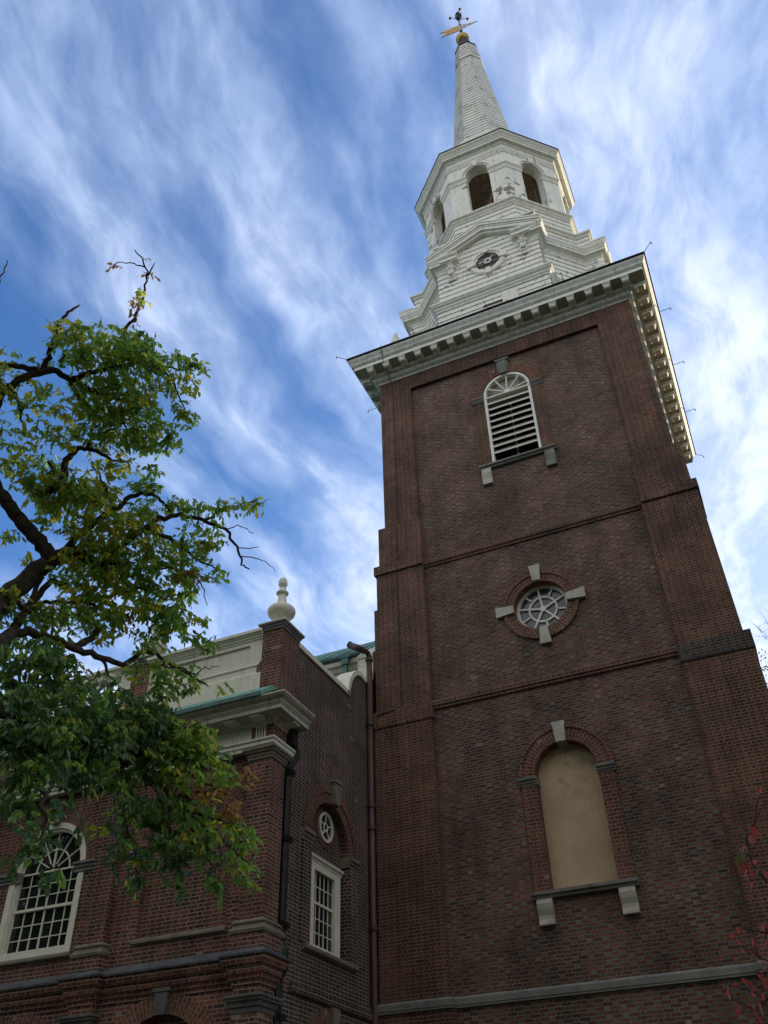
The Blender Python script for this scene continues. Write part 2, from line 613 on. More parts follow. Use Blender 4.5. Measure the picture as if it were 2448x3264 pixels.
M = {}
M['brick_panel'] = brick_mat('brick_panel', (0.166, 0.067, 0.045), (0.098, 0.047, 0.035), (0.078, 0.078, 0.070), (0.124, 0.121, 0.107), (0.205, 0.166, 0.126), hprob=0.95, pale=0.0008, seed=1.0, stain=0.32, soot=0.2)
M['brick_pier'] = brick_mat('brick_pier', (0.164, 0.063, 0.041), (0.092, 0.043, 0.032), (0.104, 0.049, 0.035), (0.060, 0.037, 0.030), (0.240, 0.182, 0.134), hprob=1.0, pale=0.0, seed=2.0, stain=0.40, soot=0.3)
M['brick_arch'] = brick_mat('brick_arch', (0.175, 0.064, 0.042), (0.118, 0.047, 0.034), (0.155, 0.058, 0.038), (0.118, 0.047, 0.034), (0.25, 0.20, 0.155), hprob=1.0, h=0.085, seed=3.0, stain=0.25)
M['brick_west'] = brick_mat('brick_west', (0.120, 0.050, 0.038), (0.080, 0.040, 0.032), (0.034, 0.031, 0.031), (0.050, 0.040, 0.038), (0.32, 0.275, 0.225), hprob=0.97, seed=4.0, Ls=0.238, Lh=0.122, stain=0.28, j=0.016, pale=0.0008, soot=0.3)
M['brick_church'] = brick_mat('brick_church', (0.176, 0.058, 0.038), (0.108, 0.043, 0.032), (0.050, 0.038, 0.034), (0.10, 0.044, 0.034), (0.275, 0.222, 0.175), hprob=0.55, seed=5.0, Ls=0.240, Lh=0.124, stain=0.32, j=0.016, pale=0.002)
M['brick_sooty'] = brick_mat('brick_sooty', (0.066, 0.048, 0.041), (0.046, 0.037, 0.033), (0.040, 0.036, 0.035), (0.03, 0.03, 0.03), (0.16, 0.14, 0.12), seed=6.0, stain=0.3)
M['stone_pale'] = plain_mat('stone_pale', (0.40, 0.37, 0.32), 0.85, var=0.12, dirt=(0.17, 0.16, 0.15), dirt_amt=0.6, dirt_scale=2.5, bump=0.2)
M['stone_grey'] = plain_mat('stone_grey', (0.165, 0.162, 0.150), 0.85, var=0.22, vscale=2.0, dirt=(0.07, 0.068, 0.062), dirt_amt=0.6, dirt_scale=2.2, bump=0.25)
M['sandstone'] = plain_mat('sandstone', (0.185, 0.155, 0.12), 0.9, var=0.2, vscale=2.5, dirt=(0.10, 0.088, 0.072), dirt_amt=0.6, dirt_scale=3.0, bump=0.3)
M['white_trim'] = plain_mat('white_trim', (0.70, 0.685, 0.615), 0.6, var=0.06, dirt=(0.34, 0.33, 0.28), dirt_amt=0.55, dirt_scale=1.6, streak=True)
M['white_boards'] = peeling_paint('white_boards', (0.76, 0.745, 0.675), amt=0.72, lo=0.585)
M['white_belfry'] = peeling_paint('white_belfry', (0.76, 0.74, 0.665), amt=0.9, scale=1.2, bare=(0.13, 0.12, 0.115), lo=0.565)
M['spire_shingle'] = peeling_paint('spire_shingle', (0.66, 0.65, 0.60), amt=0.6, scale=4.5, bare=(0.17, 0.16, 0.145), lo=0.54)
M['soffit_shaded'] = plain_mat('soffit_shaded', (0.40, 0.375, 0.315), 0.75, var=0.12, dirt=(0.20, 0.18, 0.145), dirt_amt=0.6, dirt_scale=1.6)  # shade under the cornice put into the base colour, with some dirt
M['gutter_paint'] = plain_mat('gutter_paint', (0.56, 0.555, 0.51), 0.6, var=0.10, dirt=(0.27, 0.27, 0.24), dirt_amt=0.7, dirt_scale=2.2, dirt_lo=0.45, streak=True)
M['cream_paint'] = plain_mat('cream_paint', (0.68, 0.655, 0.535), 0.65, var=0.06, dirt=(0.36, 0.345, 0.28), dirt_amt=0.42, dirt_scale=1.4, streak=True)
M['cream_cornice'] = plain_mat('cream_cornice', (0.50, 0.47, 0.38), 0.65, var=0.08, dirt=(0.20, 0.185, 0.15), dirt_amt=0.7, dirt_scale=1.5, streak=True)
M['louver_shaded'] = plain_mat('louver_shaded', (0.33, 0.305, 0.25), 0.6, var=0.1, dirt=(0.12, 0.115, 0.11), dirt_amt=0.7, dirt_scale=3.0, dirt_lo=0.58)  # shade of the slat undersides put into the colour, with grime
M['soffit_brown'] = plain_mat('soffit_brown', (0.42, 0.40, 0.35), 0.8, var=0.15, dirt=(0.2, 0.18, 0.15), dirt_amt=0.5)
M['copper_green'] = plain_mat('copper_green', (0.135, 0.30, 0.235), 0.6, var=0.22, vscale=2.0, dirt=(0.06, 0.12, 0.10), dirt_amt=0.6, dirt_scale=2.5, streak=True)
M['copper_blue'] = plain_mat('copper_blue', (0.07, 0.155, 0.155), 0.55, var=0.25, vscale=3.0, dirt=(0.03, 0.045, 0.045), dirt_amt=0.6, streak=True)
M['lead'] = plain_mat('lead', (0.066, 0.070, 0.080), 0.65, var=0.35, vscale=4.0, dirt=(0.20, 0.205, 0.215), dirt_amt=0.45, dirt_scale=6.0, streak=True)
M['dark_roofing'] = plain_mat('dark_roofing', (0.035, 0.034, 0.032), 0.8, var=0.3)
M['old_stone'] = plain_mat('old_stone', (0.105, 0.10, 0.092), 0.9, var=0.25, vscale=2.5, dirt=(0.05, 0.047, 0.043), dirt_amt=0.6, dirt_scale=3.0, bump=0.3)
M['black_iron'] = plain_mat('black_iron', (0.018, 0.016, 0.016), 0.5, var=0.4, vscale=6.0)
M['brown_pipe'] = plain_mat('brown_pipe', (0.075, 0.040, 0.034), 0.5, var=0.2, vscale=4.0)
M['grey_rod'] = plain_mat('grey_rod', (0.16, 0.15, 0.14), 0.5, metal=0.3)
M['gilt'] = plain_mat('gilt', (0.36, 0.225, 0.06), 0.38, metal=1.0, var=0.35, vscale=4.0, dirt=(0.08, 0.055, 0.03), dirt_amt=0.75, dirt_scale=5.0, dirt_lo=0.46)
M['copper_ball'] = plain_mat('copper_ball', (0.24, 0.09, 0.04), 0.4, metal=0.7)
M['glass_dark'] = glass_mat('glass_dark', (0.006, 0.007, 0.008))
M['glass_grey'] = glass_mat('glass_grey', (0.035, 0.036, 0.042), 0.12)
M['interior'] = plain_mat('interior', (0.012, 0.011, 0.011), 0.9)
M['wood_dark'] = plain_mat('wood_dark', (0.24, 0.195, 0.145), 0.85, var=0.3, vscale=5.0)
M['clock_dark'] = plain_mat('clock_dark', (0.034, 0.028, 0.031), 0.8, var=0.25)
M['stucco'], T, bs = new_mat('stucco')
co = obj_co(T)
_, _, sz = T.sep(co)
c = T.mix(T.rng(T.noise(co, 1.3, 4.0, 0.6), 0.3, 0.7), C4(0.420, 0.312, 0.195), C4(0.500, 0.376, 0.245))
damp = T.math('MULTIPLY', T.rng(sz, 8.7, 10.3, 0.0, 1.0), T.rng(T.noise(co, 1.9, 5.0, 0.62), 0.44, 0.62))
c = T.mix(T.math('MULTIPLY', damp, 0.6), c, C4(0.135, 0.125, 0.102))           # grey bloom of lichen near the crown
run = T.noise(T.comb(T.math('MULTIPLY', T.sep(co)[0], 9.0), 0.0, T.math('MULTIPLY', sz, 0.8)), 1.0, 4.0, 0.6)
c = T.mix(T.math('MULTIPLY', T.rng(run, 0.54, 0.72), 0.35), c, C4(0.19, 0.16, 0.115))
T.l.new(c, bs.inputs['Base Color'])
bs.inputs['Roughness'].default_value = 0.95
b_ = T.add('ShaderNodeBump')
b_.inputs['Strength'].default_value = 0.35
b_.inputs['Distance'].default_value = 0.02
T.l.new(T.noise(co, 38.0, 4.0, 0.6), b_.inputs['Height'])
T.l.new(b_.outputs[0], bs.inputs['Normal'])
M['bark'] = plain_mat('bark', (0.060, 0.045, 0.034), 0.95, var=0.45, vscale=14.0, dirt=(0.018, 0.014, 0.012), dirt_amt=0.7, dirt_scale=9.0, dirt_lo=0.45, bump=1.0, bscale=22)
M['leaf_green'] = leaf_mat('leaf_green', (0.080, 0.190, 0.040), (0.135, 0.265, 0.052), (0.240, 0.335, 0.055), 0.56)
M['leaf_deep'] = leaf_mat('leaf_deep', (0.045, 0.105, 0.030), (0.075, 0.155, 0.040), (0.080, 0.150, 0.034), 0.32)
M['leaf_yellow'] = leaf_mat('leaf_yellow', (0.55, 0.46, 0.045), (0.34, 0.38, 0.045), (0.60, 0.42, 0.035), 0.55)
M['leaf_brown'] = leaf_mat('leaf_brown', (0.38, 0.15, 0.045), (0.24, 0.095, 0.038), (0.44, 0.20, 0.05), 0.35)
M['leaf_red'] = leaf_mat('leaf_red', (0.40, 0.030, 0.030), (0.25, 0.030, 0.028), (0.32, 0.05, 0.035), 0.35)
M['leaf_far'] = leaf_mat('leaf_far', (0.06, 0.085, 0.02), (0.13, 0.10, 0.025), (0.16, 0.12, 0.03), 0.3)
M['turf'] = plain_mat('turf', (0.038, 0.042, 0.022), 0.95, var=0.4, vscale=0.8, dirt=(0.055, 0.042, 0.026), dirt_amt=0.5, bump=0.5)
M['paving'] = brick_mat('paving', (0.12, 0.055, 0.04), (0.09, 0.045, 0.035), (0.10, 0.05, 0.04), (0.08, 0.04, 0.035), (0.15, 0.13, 0.11), seed=8.0)
# ------------------------------------------------------------------ ground and paths
mb = MB()
mb.face([(-600, -600, 0), (600, -600, 0), (600, 600, 0), (-600, 600, 0)])
g = mb.build('ground', M['turf'])
g['kind'] = 'structure'
mb = MB()
mb.face([(-14, -26, 0.004), (14, -26, 0.004), (14, -15.5, 0.004), (-14, -15.5, 0.004)])
g = mb.build('path', M['paving'])
g['kind'] = 'structure'

# ------------------------------------------------------------------ the brick tower
TC = Vector((0, 4.5))                       # plan centre of the tower
tower = thing('church_tower', (0, 4.5, 0), 'tall square dark brick church tower with white bracketed cornice', 'tower')
FT = Frame((0, 0, 0), (1, 0, 0), (0, -1, 0))
SIDES = [Frame((0, 0, 0), (1, 0, 0), (0, -1, 0)), Frame((4.5, 4.5, 0), (0, 1, 0), (1, 0, 0)),
         Frame((0, 9, 0), (-1, 0, 0), (0, 1, 0)), Frame((-4.5, 4.5, 0), (0, -1, 0), (-1, 0, 0))]


def sq(h):
    return [(-h, 4.5 - h), (h, 4.5 - h), (h, 4.5 + h), (-h, 4.5 + h)]


# recessed brick fields, one mesh per storey, openings cut out of the north face
STOREYS = [(-0.13, 16.95, 24.72), (0.08, 12.30, 16.95), (0.22, 5.35, 12.30), (0.30, -0.2, 5.35)]
for k, (d, w0, w1) in enumerate(STOREYS):
    mb = MB()
    for s, F in enumerate(SIDES):
        if s == 0 and k == 0:
            hl, hr = arch_half(0.0, 0.82, 20.16, 23.22, -1), arch_half(0.0, 0.82, 20.16, 23.22, 1)
            F.wall_hole(mb, -3.6, 3.6, w0, w1, d, hl, hr, 0.0)
        elif s == 0 and k == 1:
            F.wall_hole(mb, -3.6, 3.6, w0, w1, d, circ_half(0.02, 14.64, 0.76, -1), circ_half(0.02, 14.64, 0.76, 1), 0.02)
        elif s == 0 and k == 2:
            F.wall_hole(mb, -3.6, 3.6, w0, w1, d, arch_half(0.02, 0.80, 7.27, 9.92, -1), arch_half(0.02, 0.80, 7.27, 9.92, 1), 0.02)
        else:
            F.flat(mb, [(-3.6, w0), (3.6, w0), (3.6, w1), (-3.6, w1)], d)
    mb.build('brick_field', M['brick_panel'], tower)

# upper frieze of red brick over the top field, flush with the piers
mb = MB()
for F in SIDES:
    F.box(mb, -3.38, 3.38, 24.72, 25.40, -0.40, -0.004)
mb.build('brick_frieze', M['brick_pier'], tower)

# corner piers stepping out in stages
PIER = [(4.50, 3.35, 18.60, 25.40), (4.66, 3.27, 17.18, 18.72), (4.79, 3.24, 16.92, 17.22), (4.73, 3.23, 12.38, 16.94), (4.85, 3.20, 5.40, 11.95), (4.95, 3.10, -0.2, 5.28)]
for sx, sy in ((-1, -1), (1, -1), (1, 1), (-1, 1)):
    mb = MB()
    for a, p, z0, z1 in PIER:
        xs = sorted((sx * p, sx * a))
        ys = sorted((4.5 + sy * p, 4.5 + sy * a))
        mb.box(xs[0], xs[1], ys[0], ys[1], z0, z1)
    if sx < 0:
        ys = sorted((4.5 + sy * 3.3, 4.5 + sy * 4.725))
        mb.box(-4.83, -4.6, ys[0], ys[1], 12.38, 15.72)
    pr = mb.build('corner_pier', M['brick_pier'], tower)
    mb = MB()
    xs = sorted((sx * 3.17, sx * 4.885))
    ys = sorted((4.5 + sy * 3.17, 4.5 + sy * 4.885))
    mb.box(xs[0], xs[1], ys[0], ys[1], 11.94, 12.40)
    mb.build('sooty_band', M['brick_sooty'] if (sx > 0 and sy < 0) else M['brick_pier'], pr)

# belt courses between the storeys
for k, (z0, z1, d) in enumerate(((16.84, 17.09, 0.155), (12.19, 12.47, 0.30))):
    mb = MB()
    for F in SIDES:
        F.side(mb, [(-0.2, z0), (d - 0.03, z0), (d - 0.03, z0 + 0.08), (d, z0 + 0.085), (d, z1 - 0.06), (d - 0.06, z1), (-0.2, z1 + 0.06)], -3.23, 3.23)
    mb.build('belt_course', M['brick_pier'], tower)

# stone water table, breaking forward round the piers
mb = MB()
ring = []
p, a0, a1 = 3.12, 4.5 + 0.33, 4.5 + 0.47
cross = []
for q in range(4):
    c_, s_ = (1, 0, -1, 0)[q], (0, 1, 0, -1)[q]
    for (x, y) in ((-p, -a0), (p, -a0), (p, -a1)):
        cross.append((x * c_ - y * s_, x * s_ + y * c_))
    cross.append((a1 * c_ + a1 * s_, a1 * s_ - a1 * c_))
    cross.append((a1 * c_ + p * s_, a1 * s_ - p * c_))
cross = [(x, y + 4.5) for x, y in cross]
mb.sweep(cross, [(-0.3, 5.24), (0.035, 5.24), (0.035, 5.27), (0.05, 5.29), (0.05, 5.40), (0.0, 5.455), (-0.3, 5.50)])
mb.build('water_table', M['stone_grey'], tower)

# main cornice
CORN = [(-0.05, 25.345), (0.035, 25.345), (0.035, 25.40), (0.06, 25.405), (0.06, 25.425), (0.095, 25.435), (0.15, 25.46), (0.19, 25.50), (0.205, 25.53),
        (0.235, 25.535), (0.235, 25.56), (0.30, 25.565), (0.30, 25.765), (0.705, 25.765), (0.705, 25.915), (0.735, 25.92), (0.735, 25.945), (0.755, 25.95), (0.755, 25.975),
        (0.775, 25.98), (0.785, 26.03), (0.805, 26.08), (0.84, 26.13), (0.87, 26.185), (0.88, 26.235), (0.885, 26.24), (0.885, 26.275)]
for nm, a, b, mt in (('bed_mould', 0, 11, 'gutter_paint'), ('soffit', 11, 13, 'soffit_shaded'), ('corona', 13, 14, 'white_trim'), ('crown_mould', 14, 24, 'gutter_paint')):
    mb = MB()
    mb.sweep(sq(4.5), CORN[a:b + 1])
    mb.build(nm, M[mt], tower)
mb = MB()
mb.sweep(sq(4.5), [(0.86, 26.275), (0.925, 26.275), (0.925, 26.315), (0.2, 26.40), (-1.0, 26.5)])
mb.cap(sq(3.5), 26.5)
mb.build('roof_edge', M['dark_roofing'], tower)
# modillions: a scrolled block with its own little cap
mb = MB()
FT.side(mb, [(0.29, 25.765), (0.645, 25.765), (0.645, 25.62), (0.60, 25.575), (0.52, 25.60), (0.42, 25.60), (0.36, 25.565), (0.29, 25.565)], -0.105, 0.105)
FT.side(mb, [(0.29, 25.762), (0.695, 25.762), (0.695, 25.738), (0.665, 25.725), (0.665, 25.69), (0.29, 25.69)], -0.135, 0.135)
m0 = mb.build('modillion', M['white_trim'], tower)
first = True
for s, F in enumerate(SIDES):
    if s == 2:
        continue
    for i in range(16):
        u = -4.60 + 0.6133 * i
        rz = (0, math.pi / 2, math.pi, -math.pi / 2)[s]
        base = Vector((u, 0, 0)) + Vector((0, -4.5, 0))
        # the mesh sits at the front face's centre relative to the tower axis
        rot = Matrix.Rotation(rz, 3, 'Z')
        loc = rot @ Vector((u, 0, 0))
        if first:
            m0.location = loc
            m0.rotation_euler = (0, 0, rz)
            first = False
        else:
            c = m0.copy()
            COL.objects.link(c)
            c.parent = tower
            c.location = loc
            c.rotation_euler = (0, 0, rz)

# hooked rods along the cornice edge
mb = MB()
mb.tube([(0, -5.38, 26.30), (0, -5.60, 26.30), (0, -5.78, 26.305)], 0.011, 6)
mb.tube([(0, -5.77, 26.315), (0, -5.795, 26.29), (0, -5.795, 26.21)], 0.019, 6)
r0 = mb.build('hooked_rod', M['grey_rod'], tower)
r0.location = (0, 4.5, 0)
rods = []
for s in range(4):
    for i in (-1, 0, 1):
        rods.append((s * math.pi / 2, i * 2.71, 0.0))
first = True
ORP = ORIGIN['church_tower']
for s in range(4):
    for i in (-1, 0, 1, 2):
        rz = s * math.pi / 2
        rot = Matrix.Rotation(rz, 3, 'Z')
        if i < 2:
            loc = rot @ Vector((i * 2.71, 0, 0))
            ang = rz
        else:
            ang = rz + math.pi / 4
            loc = rot @ Vector((5.42, -5.42, 0)) - Matrix.Rotation(ang, 3, 'Z') @ Vector((0, -5.42, 0))
        if first:
            o = r0
            first = False
        else:
            o = r0.copy()
            COL.objects.link(o)
            o.parent = tower
        # mesh was built about y=0 world, i.e. local origin is the tower axis
        o.location = loc + Matrix.Rotation(ang, 3, 'Z') @ Vector((0, 4.5, 0))
        o.rotation_euler = (0, 0, ang)

# lightning cable down the left pier
mb = MB()
mb.tube([(-4.03, -0.94, 26.36), (-4.03, -0.935, 26.25), (-4.05, -0.73, 25.9), (-4.055, -0.715, 25.74), (-4.06, -0.25, 25.5), (-4.06, -0.07, 25.36), (-4.02, -0.025, 25.1), (-4.0, -0.02, 23.5), (-4.02, -0.02, 21.0), (-4.02, -0.02, 18.76), (-4.03, -0.18, 18.6),
         (-4.03, -0.18, 17.25), (-4.05, -0.31, 17.1), (-4.05, -0.25, 16.9), (-4.08, -0.25, 14.5), (-4.08, -0.26, 12.5), (-4.2, -0.40, 12.36), (-4.7, -0.40, 12.3), (-4.9, -0.3, 12.25)], 0.012, 6)
mb.build('lightning_cable', M['black_iron'], tower)

# ---- louvred belfry window
FW_ = Frame((0.0, 0.13, 0), (1, 0, 0), (0, -1, 0))
lw = MB()
FW_.ring(lw, 0, 23.22, 0.82, 1.22, 0, 180, -0.3, 0.045, 30, brick=True)
lw.build('brick_arch', M['brick_arch'], tower)
for s in (-1, 1):
    mb = MB()
    FW_.box(mb, *sorted((s * 0.82, s * 1.13)), 20.20, 22.98, -0.3, 0.03)
    FW_.box(mb, *sorted((s * 1.13, s * 1.20)), 20.20, 22.98, -0.3, 0.012)
    mb.build('brick_jamb', M['brick_pier'], tower)
fr = MB()
FW_.ring(fr, 0, 23.20, 0.715, 0.80, 0, 180, -0.16, 0.03, 30)
for s in (-1, 1):
    FW_.box(fr, *sorted((s * 0.715, s * 0.80)), 20.20, 23.20, -0.16, 0.03)
FW_.box(fr, -0.715, 0.715, 23.10, 23.15, -0.14, 0.02)
for a in (14, 50, 86, 118, 150):
    t = R(a)
    FW_.bar(fr, (0.10 * math.cos(t), 23.16 + 0.08 * math.sin(t)), (0.72 * math.cos(t), 23.16 + 0.74 * math.sin(t) * 0.99), 0.035, -0.08, 0.015)
FW_.ring(fr, 0, 23.15, 0.0, 0.10, 0, 180, -0.08, 0.02, 10)
win = fr.build('louvred_window', M['white_trim'], tower)
mb = MB()
FW_.poly(mb, [(-0.72, 22.86), (0.72, 22.90)] + [(0.72 * math.cos(R(a)), 23.2 + 0.72 * math.sin(R(a))) for a in range(0, 181, 12)], -0.26, -0.18)
mb.build('fanlight_panel', M['louver_shaded'], win)
mb = MB()
FW_.side(mb, [(0.0, 22.815), (0.0, 22.85), (-0.10, 23.02), (-0.10, 22.99)], -0.714, 0.714)
sl = mb.build('louvre_slat', M['louver_shaded'], win)
mb = MB()
FW_.box(mb, -0.714, 0.714, 22.812, 22.852, 0.0, 0.012)
lit_edge = mb.build('slat_lit_edge', M['white_trim'], win)  # pale strip added for the lit front edge of each slat
for i in range(1, 9):
    c = lit_edge.copy()
    COL.objects.link(c)
    c.parent = win
    c.location = Vector((0, 0, -0.2745 * i))
    c = sl.copy()
    COL.objects.link(c)
    c.parent = win
    c.location = Vector((0, 0, -0.2745 * i))
mb = MB()
FW_.box(mb, -0.03, 0.03, 20.2, 22.9, -0.27, -0.21)
mb.build('mullion', M['soffit_brown'], win)
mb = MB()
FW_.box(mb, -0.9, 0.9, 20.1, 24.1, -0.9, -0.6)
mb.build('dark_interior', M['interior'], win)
mb = MB()
FW_.side(mb, [(-0.3, 20.20), (0.08, 20.19), (0.17, 20.165), (0.17, 20.10), (0.12, 20.08), (0.10, 20.03), (-0.1, 20.03)], -1.24, 1.24)
si = mb.build('window_sill', M['stone_grey'], tower)
for s in (-1, 1):
    mb = MB()
    FW_.side(mb, [(0, 20.03), (0.12, 20.03), (0.14, 19.85), (0.10, 19.62), (0.12, 19.44), (0.12, 19.42), (0, 19.42)], *sorted((s * 0.865, s * 1.17)))
    mb.build('sill_corbel', M['stone_pale'] if s < 0 else M['stone_grey'], si)
for s in (-1, 1):
    mb = MB()
    q = sorted((s * 0.80, s * 1.22))
    FW_.side(mb, [(-0.2, 23.0), (0.05, 23.0), (0.05, 23.06), (0.075, 23.07), (0.075, 23.12), (0.11, 23.14), (0.11, 23.19), (-0.2, 23.21)], *q)
    mb.build('impost_block', M['stone_grey'], tower)
mb = MB()
FW_.poly(mb, [(-0.155, 23.98), (0.155, 23.98), (0.205, 24.55), (-0.205, 24.55)], -0.2, 0.11)
FW_.poly(mb, [(-0.10, 23.96), (0.10, 23.96), (0.145, 24.57), (-0.145, 24.57)], -0.2, 0.15)
FW_.box(mb, -0.24, 0.24, 24.55, 24.62, -0.2, 0.17)
mb.build('keystone', M['stone_grey'], tower)

# ---- round window
FR = Frame((0.02, -0.08, 0), (1, 0, 0), (0, -1, 0))
ZR = 14.645
mb = MB()
FR.ring(mb, 0, ZR, 0.735, 0.955, 0, 360, -0.34, 0.03, 56, brick=True)
FR.ring(mb, 0, ZR, 0.955, 1.055, 0, 360, -0.1, 0.065, 56, brick=True)
mb.build('brick_ring', M['brick_arch'], tower)
mb = MB()
FR.ring(mb, 0, ZR, 0.655, 0.75, 0, 360, -0.34, -0.22, 48)
FR.ring(mb, 0, ZR, 0.355, 0.405, 0, 360, -0.31, -0.245, 40, back=True)
FR.ring(mb, 0, ZR, 0.0, 0.08, 0, 360, -0.31, -0.225, 20)
for k in range(5):
    t = R(96 + 72 * k)
    FR.bar(mb, (0.05 * math.cos(t), ZR + 0.05 * math.sin(t)), (0.67 * math.cos(t), ZR + 0.67 * math.sin(t)), 0.05, -0.31, -0.24)
    t = R(60 + 72 * k)
    FR.bar(mb, (0.38 * math.cos(t), ZR + 0.38 * math.sin(t)), (0.67 * math.cos(t), ZR + 0.67 * math.sin(t)), 0.045, -0.31, -0.245)
rw = mb.build('round_window', M['white_trim'], tower)
mb = MB()
FR.disc(mb, 0, ZR, 0.70, -0.30)
mb.build('glass_pane', M['glass_grey'], rw)
for k in range(4):
    t = R(90 * k)
    mb = MB()
    e = Vector((math.cos(t), math.sin(t)))
    n = Vector((-e.y, e.x))
    q = [e * 0.735 - n * 0.105, e * 1.235 - n * 0.155, e * 1.235 + n * 0.155, e * 0.735 + n * 0.105]
    FR.poly(mb, [(v.x, ZR + v.y) for v in q], -0.22, 0.115)
    mb.build('keystone', M['stone_pale'], tower, bevel=0.012)

# ---- blind arched niche
FN = Frame((0.02, -0.22, 0), (1, 0, 0), (0, -1, 0))
mb = MB()
FN.ring(mb, 0, 9.92, 0.745, 1.06, 0, 180, -0.30, 0.045, 34, brick=True)
FN.ring(mb, 0, 9.92, 1.06, 1.15, 0, 180, -0.1, 0.075, 34, brick=True)
mb.build('brick_arch', M['brick_arch'], tower)
for s in (-1, 1):
    mb = MB()
    FN.box(mb, *sorted((s * 0.745, s * 1.10)), 7.32, 9.74, -0.30, 0.045)
    mb.build('brick_jamb', M['brick_arch'], tower)
mb = MB()
FN.poly(mb, arch_poly(0, 0.76, 7.25, 9.92), -0.36, -0.25)
mb.build('stucco_infill', M['stucco'], tower)
for s in (-1, 1):
    mb = MB()
    q = sorted((s * 0.715, s * 1.15))
    FN.side(mb, [(-0.26, 9.72), (0.06, 9.72), (0.06, 9.76), (0.085, 9.77), (0.085, 9.82), (0.12, 9.84), (0.12, 9.90), (-0.26, 9.93)], *q)
    mb.build('impost_block', M['stone_grey'], tower)
mb = MB()
FN.side(mb, [(-0.30, 7.34), (0.07, 7.33), (0.17, 7.30), (0.17, 7.235), (0.12, 7.215), (0.11, 7.16), (-0.1, 7.16)], -1.165, 1.165)
si = mb.build('window_sill', M['stone_grey'], tower)
for s in (-1, 1):
    mb = MB()
    FN.side(mb, [(0, 7.16), (0.10, 7.16), (0.15, 7.06), (0.13, 6.94), (0.085, 6.82), (0.085, 6.74), (0.12, 6.65), (0.12, 6.62), (0, 6.62)], *sorted((s * 0.73, s * 1.075)))
    mb.build('sill_corbel', M['stone_pale'], si)
mb = MB()
FN.poly(mb, [(-0.115, 10.62), (0.115, 10.62), (0.155, 11.13), (-0.155, 11.13)], -0.26, 0.13)
mb.build('keystone', M['stone_pale'], tower, bevel=0.012)

# ------------------------------------------------------------------ the wooden steeple
steeple = thing('wooden_steeple', (0, 4.5, 26.5), 'white wooden steeple with arched lantern and octagonal spire on the brick tower', 'steeple')


def plan(hf, df, di):
    q = [(-hf, -df), (hf, -df), (hf, -di), (di, -hf), (df, -hf), (df, hf), (di, hf), (hf, di), (hf, df), (-hf, df), (-hf, di), (-di, hf), (-df, hf), (-df, -hf), (-di, -hf), (-hf, -di)]
    return [(x, y + 4.5) for x, y in q]


def laps(z0, z1, step, o0=0.0, depth=0.036, o1=None):
    """profile of overlapping boards"""
    o1 = o0 if o1 is None else o1
    n = max(1, round((z1 - z0) / step))
    st = (z1 - z0) / n
    pr = []
    for i in range(n):
        z = z0 + i * st
        f = i / n
        f2 = (i + 1) / n
        oa = o0 + (o1 - o0) * f
        ob = o0 + (o1 - o0) * f2
        pr += [(oa + depth, z), (ob, z + st)]
    return pr


def octo(a, rot=0):
    t = a * math.tan(math.pi / 8)
    return [(x, y + 4.5) for x, y in ((-t, -a), (t, -a), (a, -t), (a, t), (t, a), (-t, a), (-a, t), (-a, -t))]


# plinth
PL = plan(2.17, 4.15, 3.52)
mb = MB()
mb.sweep(PL, laps(26.4, 28.58, 0.29))
pl_ = mb.build('plinth', M['white_boards'], steeple)
mb = MB()
mb.sweep(PL, [(-0.02, 28.55), (0.05, 28.56), (0.06, 28.62), (0.11, 28.68), (0.12, 28.74), (0.19, 28.80), (0.21, 28.86), (0.235, 28.87), (0.235, 28.94), (0.0, 29.04), (-0.14, 29.06)])
mb.build('plinth_cornice', M['white_trim'], pl_)
FS = Frame((0, 0.35, 0), (1, 0, 0), (0, -1, 0))
mb = MB()
FS.box(mb, -0.40, 0.36, 27.94, 28.09, 0.0, 0.036)
mb.build('vent_slot', M['clock_dark'], pl_)
mb = MB()
FS.box(mb, 0.36, 0.95, 27.86, 28.32, 0.0, 0.05)
FS.box(mb, -0.42, 0.36, 27.89, 27.93, 0.0, 0.05)
mb.build('patched_boards', M['white_boards'], pl_)
# body
BD = plan(2.05, 4.05, 3.40)
mb = MB()
mb.sweep(BD, laps(29.0, 31.745, 0.286))
body = mb.build('body', M['white_boards'], steeple)
mb = MB()
mb.cap(BD, 31.74)
mb.build('body_top', M['white_boards'], body)
# entablature: four corner runs, interrupted under each pediment
ENT = [(-0.02, 31.02), (0.035, 31.02), (0.035, 31.10), (0.06, 31.12), (0.06, 31.20), (0.10, 31.22), (0.13, 31.27), (0.25, 31.29), (0.25, 31.42), (0.27, 31.43), (0.29, 31.50), (0.335, 31.58), (0.345, 31.60), (0.345, 31.66), (0.1, 31.74), (-0.02, 31.75)]
for q in range(4):
    c_, s_ = (1, 0, -1, 0)[q], (0, 1, 0, -1)[q]
    loc = [(1.10, -4.05), (2.05, -4.05), (2.05, -3.40), (3.40, -2.05), (4.05, -2.05), (4.05, -1.10)]
    path = [(x * c_ - y * s_, x * s_ + y * c_ + 4.5) for x, y in loc]
    mb = MB()
    mb.sweep(path, ENT, closed=False)
    mb.build('entablature', M['white_trim'], steeple)
# attic behind the pediments
AT = plan(1.98, 3.80, 3.30)
mb = MB()
mb.sweep(AT, laps(31.7, 32.86, 0.29))
mb.cap(AT, 32.86)
at = mb.build('attic', M['white_boards'], steeple)
mb = MB()
mb.sweep(AT, [(-0.02, 32.80), (0.06, 32.82), (0.08, 32.90), (0.16, 32.95), (0.17, 33.03), (-0.3, 33.10)])
mb.cap(plan(1.75, 3.55, 3.1), 33.095)
mb.build('attic_coping', M['white_trim'], at)
